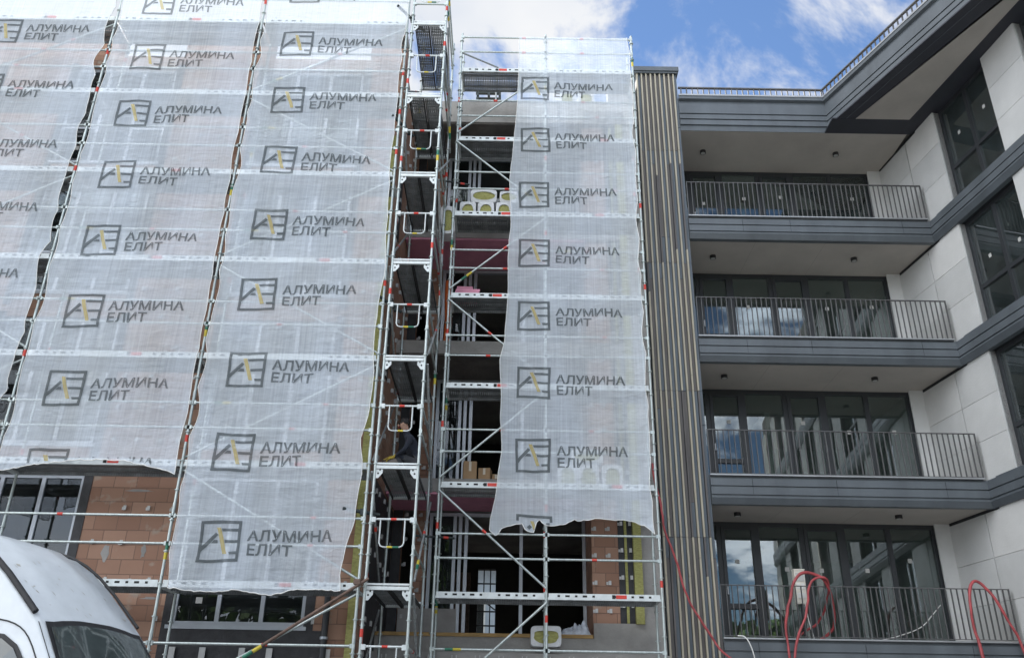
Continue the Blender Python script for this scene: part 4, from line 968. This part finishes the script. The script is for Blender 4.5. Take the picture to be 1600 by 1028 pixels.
# ================================================================== worker on the tower
def skin_body(name, joints, bones, root, mats, matfn, parent, sub=2):
    me = bpy.data.meshes.new(name); keys = list(joints); idx = {k: i for i, k in enumerate(keys)}
    me.from_pydata([joints[k][0] for k in keys], [(idx[a], idx[b]) for a, b in bones], [])
    ob = bpy.data.objects.new(name, me); COL.objects.link(ob)
    md = ob.modifiers.new('skin', 'SKIN'); md.use_smooth_shade = True
    for i, k in enumerate(keys):
        sv = me.skin_vertices[0].data[i]; r = joints[k][1]; sv.radius = r if isinstance(r, tuple) else (r, r); sv.use_root = (k == root)
    sb = ob.modifiers.new('sub', 'SUBSURF'); sb.levels = sub; sb.render_levels = sub
    dg = bpy.context.evaluated_depsgraph_get(); m2 = bpy.data.meshes.new_from_object(ob.evaluated_get(dg)); m2.name = name
    bpy.data.objects.remove(ob)
    m2.materials.clear()
    for k in mats: m2.materials.append(MATS[k])
    off = top_loc(parent)
    for p in m2.polygons: p.material_index = matfn(p.center); p.use_smooth = True
    for v in m2.vertices: v.co -= off
    o = bpy.data.objects.new(name, m2); COL.objects.link(o); o.parent = parent; return o
DZ = LZ[2]                                  # deck the worker squats on
O = Vector((-1.82, 15.05, DZ))
Wk = thing('person', O, 'worker in dark clothes and yellow gloves squatting on a tower deck', 'person')
def J(x, y, z): return tuple(O + Vector((x, y, z)))
jt = {'pelvis': (J(0.16, 0.10, 0.30), (0.15, 0.14)), 'belly': (J(0.10, 0.06, 0.46), (0.14, 0.12)), 'chest': (J(0.02, 0.0, 0.64), (0.165, 0.125)), 'neck0': (J(-0.03, -0.04, 0.80), 0.07), 'neck': (J(-0.06, -0.06, 0.87), 0.052),
      'head': (J(-0.10, -0.085, 0.96), (0.075, 0.085)), 'crown': (J(-0.115, -0.08, 1.05), (0.07, 0.078)),
      'shL': (J(0.0, 0.17, 0.74), 0.062), 'elL': (J(-0.14, 0.22, 0.52), 0.045), 'wrL': (J(-0.30, 0.06, 0.42), 0.030), 'paL': (J(-0.345, 0.02, 0.40), (0.034, 0.018)),
      'shR': (J(0.04, -0.18, 0.72), 0.062), 'elR': (J(-0.02, -0.28, 0.48), 0.045), 'wrR': (J(-0.22, -0.20, 0.36), 0.030), 'paR': (J(-0.27, -0.18, 0.335), (0.034, 0.018)),
      'hpL': (J(0.10, 0.16, 0.30), 0.095), 'knL': (J(-0.26, 0.24, 0.42), 0.066), 'anL': (J(-0.10, 0.22, 0.085), 0.042), 'toL': (J(-0.26, 0.24, 0.04), (0.04, 0.035)),
      'hpR': (J(0.14, -0.06, 0.28), 0.095), 'knR': (J(-0.20, -0.18, 0.40), 0.066), 'anR': (J(-0.03, -0.14, 0.085), 0.042), 'toR': (J(-0.19, -0.17, 0.04), (0.04, 0.035))}
bn = [('pelvis', 'belly'), ('belly', 'chest'), ('chest', 'neck0'), ('neck0', 'neck'), ('neck', 'head'), ('head', 'crown'), ('chest', 'shL'), ('shL', 'elL'), ('elL', 'wrL'), ('wrL', 'paL'), ('chest', 'shR'), ('shR', 'elR'), ('elR', 'wrR'), ('wrR', 'paR'),
      ('pelvis', 'hpL'), ('hpL', 'knL'), ('knL', 'anL'), ('anL', 'toL'), ('pelvis', 'hpR'), ('hpR', 'knR'), ('knR', 'anR'), ('anR', 'toR')]
for sfx, d, side in (('L', Vector((-0.05, -0.035, -0.03)), Vector((-0.02, 0.03, 0.0))), ('R', Vector((-0.06, 0.02, -0.04)), Vector((0.01, 0.03, 0.0)))):
    pb = Vector(jt['pa' + sfx][0])
    for i, ln in enumerate((0.75, 0.95, 1.0, 0.85)):
        a = pb + d * 0.55 + side * (i - 1.5) * 0.72; b = a + d * 0.75 * ln; c = b + (d * 0.55 + Vector((0, 0, -0.028))) * ln
        jt[f'f{sfx}{i}a'] = (tuple(a), 0.0105); jt[f'f{sfx}{i}b'] = (tuple(b), 0.0095); jt[f'f{sfx}{i}c'] = (tuple(c), 0.0085)
        bn += [('pa' + sfx, f'f{sfx}{i}a'), (f'f{sfx}{i}a', f'f{sfx}{i}b'), (f'f{sfx}{i}b', f'f{sfx}{i}c')]
    a = pb + side * -1.5 + Vector((0, 0, -0.012)); b = a + d * 0.7 - side * 0.3
    jt[f't{sfx}a'] = (tuple(a), 0.0115); jt[f't{sfx}b'] = (tuple(b), 0.0095); bn += [('pa' + sfx, f't{sfx}a'), (f't{sfx}a', f't{sfx}b')]
def wmat(c):
    q_ = c - O
    if q_.z > 0.885 and q_.x < 0.02: return 1
    for s_ in ('L', 'R'):
        if (c - Vector(jt['pa' + s_][0])).length < 0.115 and q_.x < (-0.27 if s_ == 'L' else -0.205): return 2
    if q_.z < 0.10: return 3
    if q_.z < 0.40 and not (q_.z > 0.33 and (q_.y < -0.2 and q_.x > -0.3)): return 4
    return 0
body = skin_body('body', jt, bn, 'pelvis', ['cloth_navy', 'skin', 'glove_yellow', 'rubber', 'cloth_grey'], wmat, Wk)
hc = Vector(J(-0.11, -0.083, 1.0))
def blob(c, rx, ry, rz, half=None, n=14, m=9):
    mb = MB(); vs = []; fs = []
    for j in range(m + 1):
        ph = math.pi * j / m
        for i in range(n):
            t = 2 * math.pi * i / n; vs.append((c.x + rx * math.sin(ph) * math.cos(t), c.y + ry * math.sin(ph) * math.sin(t), c.z + rz * math.cos(ph)))
    mj = m if half is None else half
    for j in range(mj):
        for i in range(n): fs.append([j * n + i, j * n + (i + 1) % n, (j + 1) * n + (i + 1) % n, (j + 1) * n + i])
    return mb.add(vs, fs, 0, True)
blob(hc + Vector((0.022, 0.004, 0.035)), 0.092, 0.09, 0.085, 6).build('hair', 'hair', Wk)
blob(hc + Vector((-0.088, -0.02, -0.03)), 0.018, 0.012, 0.022).build('nose', 'skin', Wk)
for s_ in (-1, 1):
    blob(hc + Vector((-0.072, -0.012 + 0.03 * s_, 0.0)), 0.012, 0.012, 0.009).build('eye', 'hair', Wk)
    blob(hc + Vector((0.0, 0.082 * s_, -0.02)), 0.022, 0.012, 0.03).build('ear', 'skin', Wk)
blob(hc + Vector((-0.075, -0.015, -0.068)), 0.014, 0.024, 0.007).build('mouth', 'band_red', Wk)

# the plastic sack he reaches into
sk = thing('sack', (-2.05, 14.95, DZ), 'beige open sack on the deck in front of the worker', 'sack')
mb = MB(); vs = []; n = 18
prof = [(0.13, 0.0), (0.16, 0.05), (0.15, 0.16), (0.14, 0.25), (0.12, 0.31), (0.10, 0.30), (0.09, 0.2)]
for r_, z in prof:
    for i in range(n): t = 2 * math.pi * i / n; k = 1 + 0.12 * noise.noise((math.cos(t) * 2, math.sin(t) * 2, z * 6)); vs.append((-2.05 + r_ * k * math.cos(t), 14.95 + r_ * k * math.sin(t), DZ + 0.002 + z * (1 + 0.08 * noise.noise((math.cos(t), math.sin(t), 3)))))
mb.add(vs, [[j * n + i, j * n + (i + 1) % n, (j + 1) * n + (i + 1) % n, (j + 1) * n + i] for j in range(len(prof) - 1) for i in range(n)] + [list(range(n))[::-1], list(range((len(prof) - 1) * n, len(prof) * n))], 0, True)
mb.build('bag', 'cloth_shirt', sk)

# ================================================================== van
psi = R(18.1); VW = Vector((-4.61, 8.963, 0)); hv = Vector((math.cos(psi), -math.sin(psi), 0)); lv = Vector((math.sin(psi), math.cos(psi), 0))
V = thing('delivery_van', (VW + lv * 0.76 - hv * 1.8) + Vector((0, 0, GZ)), 'white high-roof van with black roof strips and grimy front, parked before the brick facade', 'van')
def vp(s_, l_, z): p = VW + hv * s_ + lv * (0.76 + l_); return (p.x, p.y, z)
# side outline of the roof: station, centre height, half width of the roof there
ST = [(-5.3, 3.40, 0.80, 0.0), (-5.2, 3.56, 0.82, 0.0), (-3.0, 3.64, 0.82, 0), (-1.9, 3.64, 0.82, 0), (-1.5, 3.60, 0.81, 0), (-1.15, 3.50, 0.80, 0), (-0.85, 3.34, 0.79, 0), (-0.55, 3.12, 0.78, 0), (-0.25, 2.86, 0.77, 0), (0.0, 2.64, 0.76, 0), (0.33, 2.22, 0.80, 0), (0.75, 1.72, 0.86, 0), (1.1, 1.58, 0.88, 0), (1.45, 1.42, 0.86, 0), (1.68, 1.18, 0.80, 0), (1.75, 0.9, 0.74, 0)]
def interp_st(s_, k): return interp([(a[0], a[k]) for a in ST], s_)
fine = []
for a, b in zip(ST, ST[1:]):
    m_ = 3 if b[0] - a[0] < 0.8 else 2
    for i in range(m_): fine.append(tuple(lerp(a[k], b[k], i / m_) for k in range(3)))
fine.append(ST[-1][:3])
nose = lambda s_: 1.0 if s_ < 1.0 else 1.0 - 0.16 * ((s_ - 1.0) / 0.75) ** 2
def half(s_, zt, wt):
    zb = GZ + 0.32; wb = 0.97 * nose(s_); kk = max(0.0, min(1.0, (-0.12 - s_) / 0.35))
    zs = [zb, zb + 0.12, min(1.45, zt - 0.12), lerp(min(1.5, zt - 0.1), zt - 0.07, 0.5), zt - 0.12, zt - 0.062, zt - 0.060, zt - 0.012 * kk - 0.045 * (1 - kk), zt - 0.003 * kk - 0.03 * (1 - kk), zt - 0.03 * (1 - kk)]
    ws = [wb * 0.96, wb, wb, lerp(wb, wt, 0.5), wt + 0.01, wt - 0.045, wt * 0.67, wt * 0.61, wt * 0.3, 0.0]
    return list(zip(ws, zs))
mb = MB(); vs = []; rows = []
for s_, zt, wt in fine:
    h_ = half(s_, zt, wt); ring = [(-a, b) for a, b in h_] + [(a, b) for a, b in h_[-2::-1]]
    rows.append(ring); vs += [vp(s_, a, b) for a, b in ring]
k = len(rows[0])
mb.add(vs, [[i * k + j, i * k + j + 1, (i + 1) * k + j + 1, (i + 1) * k + j] for i in range(len(rows) - 1) for j in range(k - 1)], 0, True)
mb.add(vs[:k], [list(range(k))], 0); mb.add(vs[-k:], [list(range(k))[::-1]], 0)
mb.add([vp(s_, a, b) for s_ in (-5.3, 1.75) for a, b in ((-0.9, GZ + 0.32), (0.9, GZ + 0.32))], [[0, 1, 3, 2]], 0)
mb.build('body', 'van_white', V)
def surf(s_, l_, up=0.0):                   # point on the front/roof surface
    zt = interp_st(s_, 1); wt = interp_st(s_, 2); a = abs(l_) / wt
    kk = max(0.0, min(1.0, (-0.12 - s_) / 0.35)); z = zt - (interp([(0, 0.03 * (1 - kk)), (0.3, 0.003 * kk + 0.03 * (1 - kk)), (0.6, 0.012 * kk + 0.045 * (1 - kk)), (0.67, 0.060), (0.94, 0.062), (1.02, 0.12)], a))
    return vp(s_ + up * 0.75, l_, z + up * 0.66)
def patch(pts_rows, name, m, par):
    mb = MB(); c = len(pts_rows[0]); mb.add([p for r_ in pts_rows for p in r_], [[i * c + j, i * c + j + 1, (i + 1) * c + j + 1, (i + 1) * c + j] for i in range(len(pts_rows) - 1) for j in range(c - 1)], 0, True)
    return mb.build(name, m, par)
patch([[surf(lerp(0.02, 0.72, i / 8) - 0.018 * (1 - (j / 6 - 1) ** 2) * (1 - i / 8), lerp(-1, 1, j / 12) * lerp(0.69, 0.80, i / 8), 0.012) for j in range(13)] for i in range(9)], 'windscreen', 'rubber', V)
wsx = patch([[surf(lerp(0.06, 0.68, i / 8) - 0.018 * (1 - (j / 6 - 1) ** 2) * (1 - i / 8), lerp(-1, 1, j / 12) * lerp(0.65, 0.76, i / 8), 0.018) for j in range(13)] for i in range(9)], 'windscreen_glass', 'van_screen', V)
for sg in (-1, 1):
    MB().tube([vp(s_, sg * (interp_st(s_, 2) - 0.015), interp_st(s_, 1) - 0.045) for s_ in [-5.0 + 0.25 * i for i in range(20)] + [-0.06]], 0.032 if sg < 0 else 0.018, 8).build('roof_strip', 'rubber', V)
    # cab door window with its rubber, and the door gap
    base = [(-0.85, 2.40), (-0.50, 2.46), (-0.28, 2.43), (-0.10, 2.33), (0.10, 2.12), (0.33, 1.85), (0.50, 1.62), (-0.85, 1.62)]
    def side(s_, z, e):
        zt = interp_st(max(s_, -5), 1); wt = interp_st(s_, 2); h_ = half(s_, zt, wt); w_ = interp([(b, a) for a, b in h_], z); return vp(s_, sg * (w_ + e), z)
    cen = (-0.35, 2.0)
    for nm, kk, e, m_ in (('window_seal', 1.0, 0.012, 'rubber'), ('door_glass', 0.90, 0.018, 'van_screen')):
        pts = [(cen[0] + (a - cen[0]) * kk, cen[1] + (b - cen[1]) * kk) for a, b in base]
        MB().add([side(a, b, e) for a, b in pts], [list(range(len(pts)))], 0).build(nm, m_, V)
    MB().tube([side(a, b, 0.004) for a, b in ((-1.0, 1.0), (-1.0, 1.8), (-0.95, 2.45), (-0.80, 2.55), (-0.50, 2.58), (-0.22, 2.53), (-0.02, 2.40), (0.22, 2.12), (0.45, 1.85), (0.62, 1.6), (0.62, 1.0))], 0.007, 6, 0, 3).build('door_gap', 'rubber', V)
    for s_ in (0.95, -3.9):
        c = Vector(vp(s_, sg * 0.80, GZ + 0.35)); d = lv * sg
        wh = MB().cyl(c - d * 0.12, c + d * 0.12, 0.35, 24).build('wheel', 'rubber', V)
        MB().cyl(c + d * 0.121, c + d * 0.13, 0.2, 18).build('rim', 'edge_metal', wh)
    MB().add([vp(1.58, sg * 0.5, 1.1), vp(1.50, sg * 0.78, 1.12), vp(1.42, sg * 0.80, 1.38), vp(1.53, sg * 0.52, 1.36)], [[0, 1, 2, 3]], 0).build('headlight', 'edge_metal', V)
# pillar seams
for sg in (-1, 1): MB().tube([surf(lerp(0.0, 0.74, i / 6), sg * lerp(0.755, 0.85, i / 6) * 0.985, 0.004) for i in range(7)], 0.004, 6).build('pillar_seam', 'rubber', V)
# grime streaks on the sloping front of the roof
random.seed(3); gm = MB()
for i in range(34):
    s_ = random.uniform(-0.95, -0.08); l_ = random.uniform(-0.6, 0.65); ln = random.uniform(0.015, 0.07); w_ = random.uniform(0.004, 0.011)
    gm.add([surf(s_, l_ - w_, 0.003), surf(s_ + ln * 0.5, l_ - w_ * 1.4 + 0.01, 0.003), surf(s_ + ln, l_ + 0.012, 0.003), surf(s_ + ln * 0.5, l_ + w_ * 1.4, 0.003)], [[0, 1, 2, 3]])
gm.build('grime', 'van_dirt', V)

# ================================================================== trees across the street, seen in the panes
def tree(x, y, h, r, seed, label, m):
    rd = random.Random(seed); o = thing('street_tree', (x, y, GZ), label, 'tree', 'trees across the street')
    tb = MB(); tb.cyl((x, y, GZ), (x + 0.2, y, GZ + h * 0.35), 0.22, 10, 0, 0.16)
    cl = []
    for i in range(14):
        a = rd.uniform(0, 6.28); q_ = Vector((x + math.cos(a) * r * rd.uniform(0.2, 0.7), y + math.sin(a) * r * rd.uniform(0.2, 0.7), GZ + h * rd.uniform(0.22, 0.88)))
        tb.cyl((x + 0.2, y, GZ + h * 0.33), q_, 0.09, 7, 0, 0.03); cl.append((q_, r * rd.uniform(0.32, 0.5)))
    tb.build('trunk', 'bark', o)
    cb = MB()
    for i in range(3400):
        c, cr_ = rd.choice(cl); d = Vector((rd.gauss(0, 1), rd.gauss(0, 1), rd.gauss(0, 0.8))).normalized() * cr_ * rd.random() ** 0.4; p = c + d
        a = Vector((rd.gauss(0, 1), rd.gauss(0, 1), rd.gauss(0, 1))).normalized(); b = a.orthogonal().normalized(); e = a.cross(b) * 0.26; b = b * 0.38
        cb.add([p - b, p - e, p + b, p + e], [[0, 1, 2, 3]])
    cb.build('crown', m, o)
TL = [(-16, -14, 17.5, 5.2, 'broad tree across the street, outermost on the brick side'), (-9.5, -17, 18.0, 5.4, 'tall leafy tree across the street opposite the brick facade'), (-3.5, -17, 14.0, 4.4, 'dark tree across the street behind the viewer'),
      (3.0, -18, 10.5, 3.3, 'round tree across the street opposite the recess'), (9.0, -16, 10.0, 3.0, 'tree across the street opposite the balconies'), (15.5, -17, 9.0, 3.2, 'broad tree across the street, outermost on the stone wing side')]
for i, (x, y, h, r_, lb) in enumerate(TL): tree(x, y, h, r_, 40 + i, lb, 'leaf' if i % 2 else 'leaf_dark')

# ================================================================== house added behind, to darken the bright opening in the shell
hh = thing('house', (-2.0, 36.0, GZ), 'pale house added far behind to darken the opening in the shell', 'house')
MB().box(-9, 9, 33, 40, GZ, 7.2).build('wall', 'plaster', hh)
MB().add([(-9.4, 32.6, 7.2), (9.4, 32.6, 7.2), (9.4, 40.4, 7.2), (-9.4, 40.4, 7.2), (-9, 36.5, 10), (9, 36.5, 10)], [[0, 1, 5, 4], [2, 3, 4, 5], [0, 4, 3], [1, 2, 5], [3, 2, 1, 0]]).build('roof', 'clay_block', hh)
for x in (-7, -4.2, -1.4, 1.4, 4.2, 7):
    for z in (1.4, 4.6):
        f = MB().box(x - 0.6, x + 0.6, 32.95, 33.0, z, z + 0.08).box(x - 0.6, x + 0.6, 32.95, 33.0, z + 1.42, z + 1.5).box(x - 0.6, x - 0.52, 32.95, 33.0, z + 0.08, z + 1.42).box(x + 0.52, x + 0.6, 32.95, 33.0, z + 0.08, z + 1.42).build('window', 'zinc_white', hh)
        MB().box(x - 0.52, x + 0.52, 32.97, 32.99, z + 0.08, z + 1.42).build('pane', 'shell_glass', f)
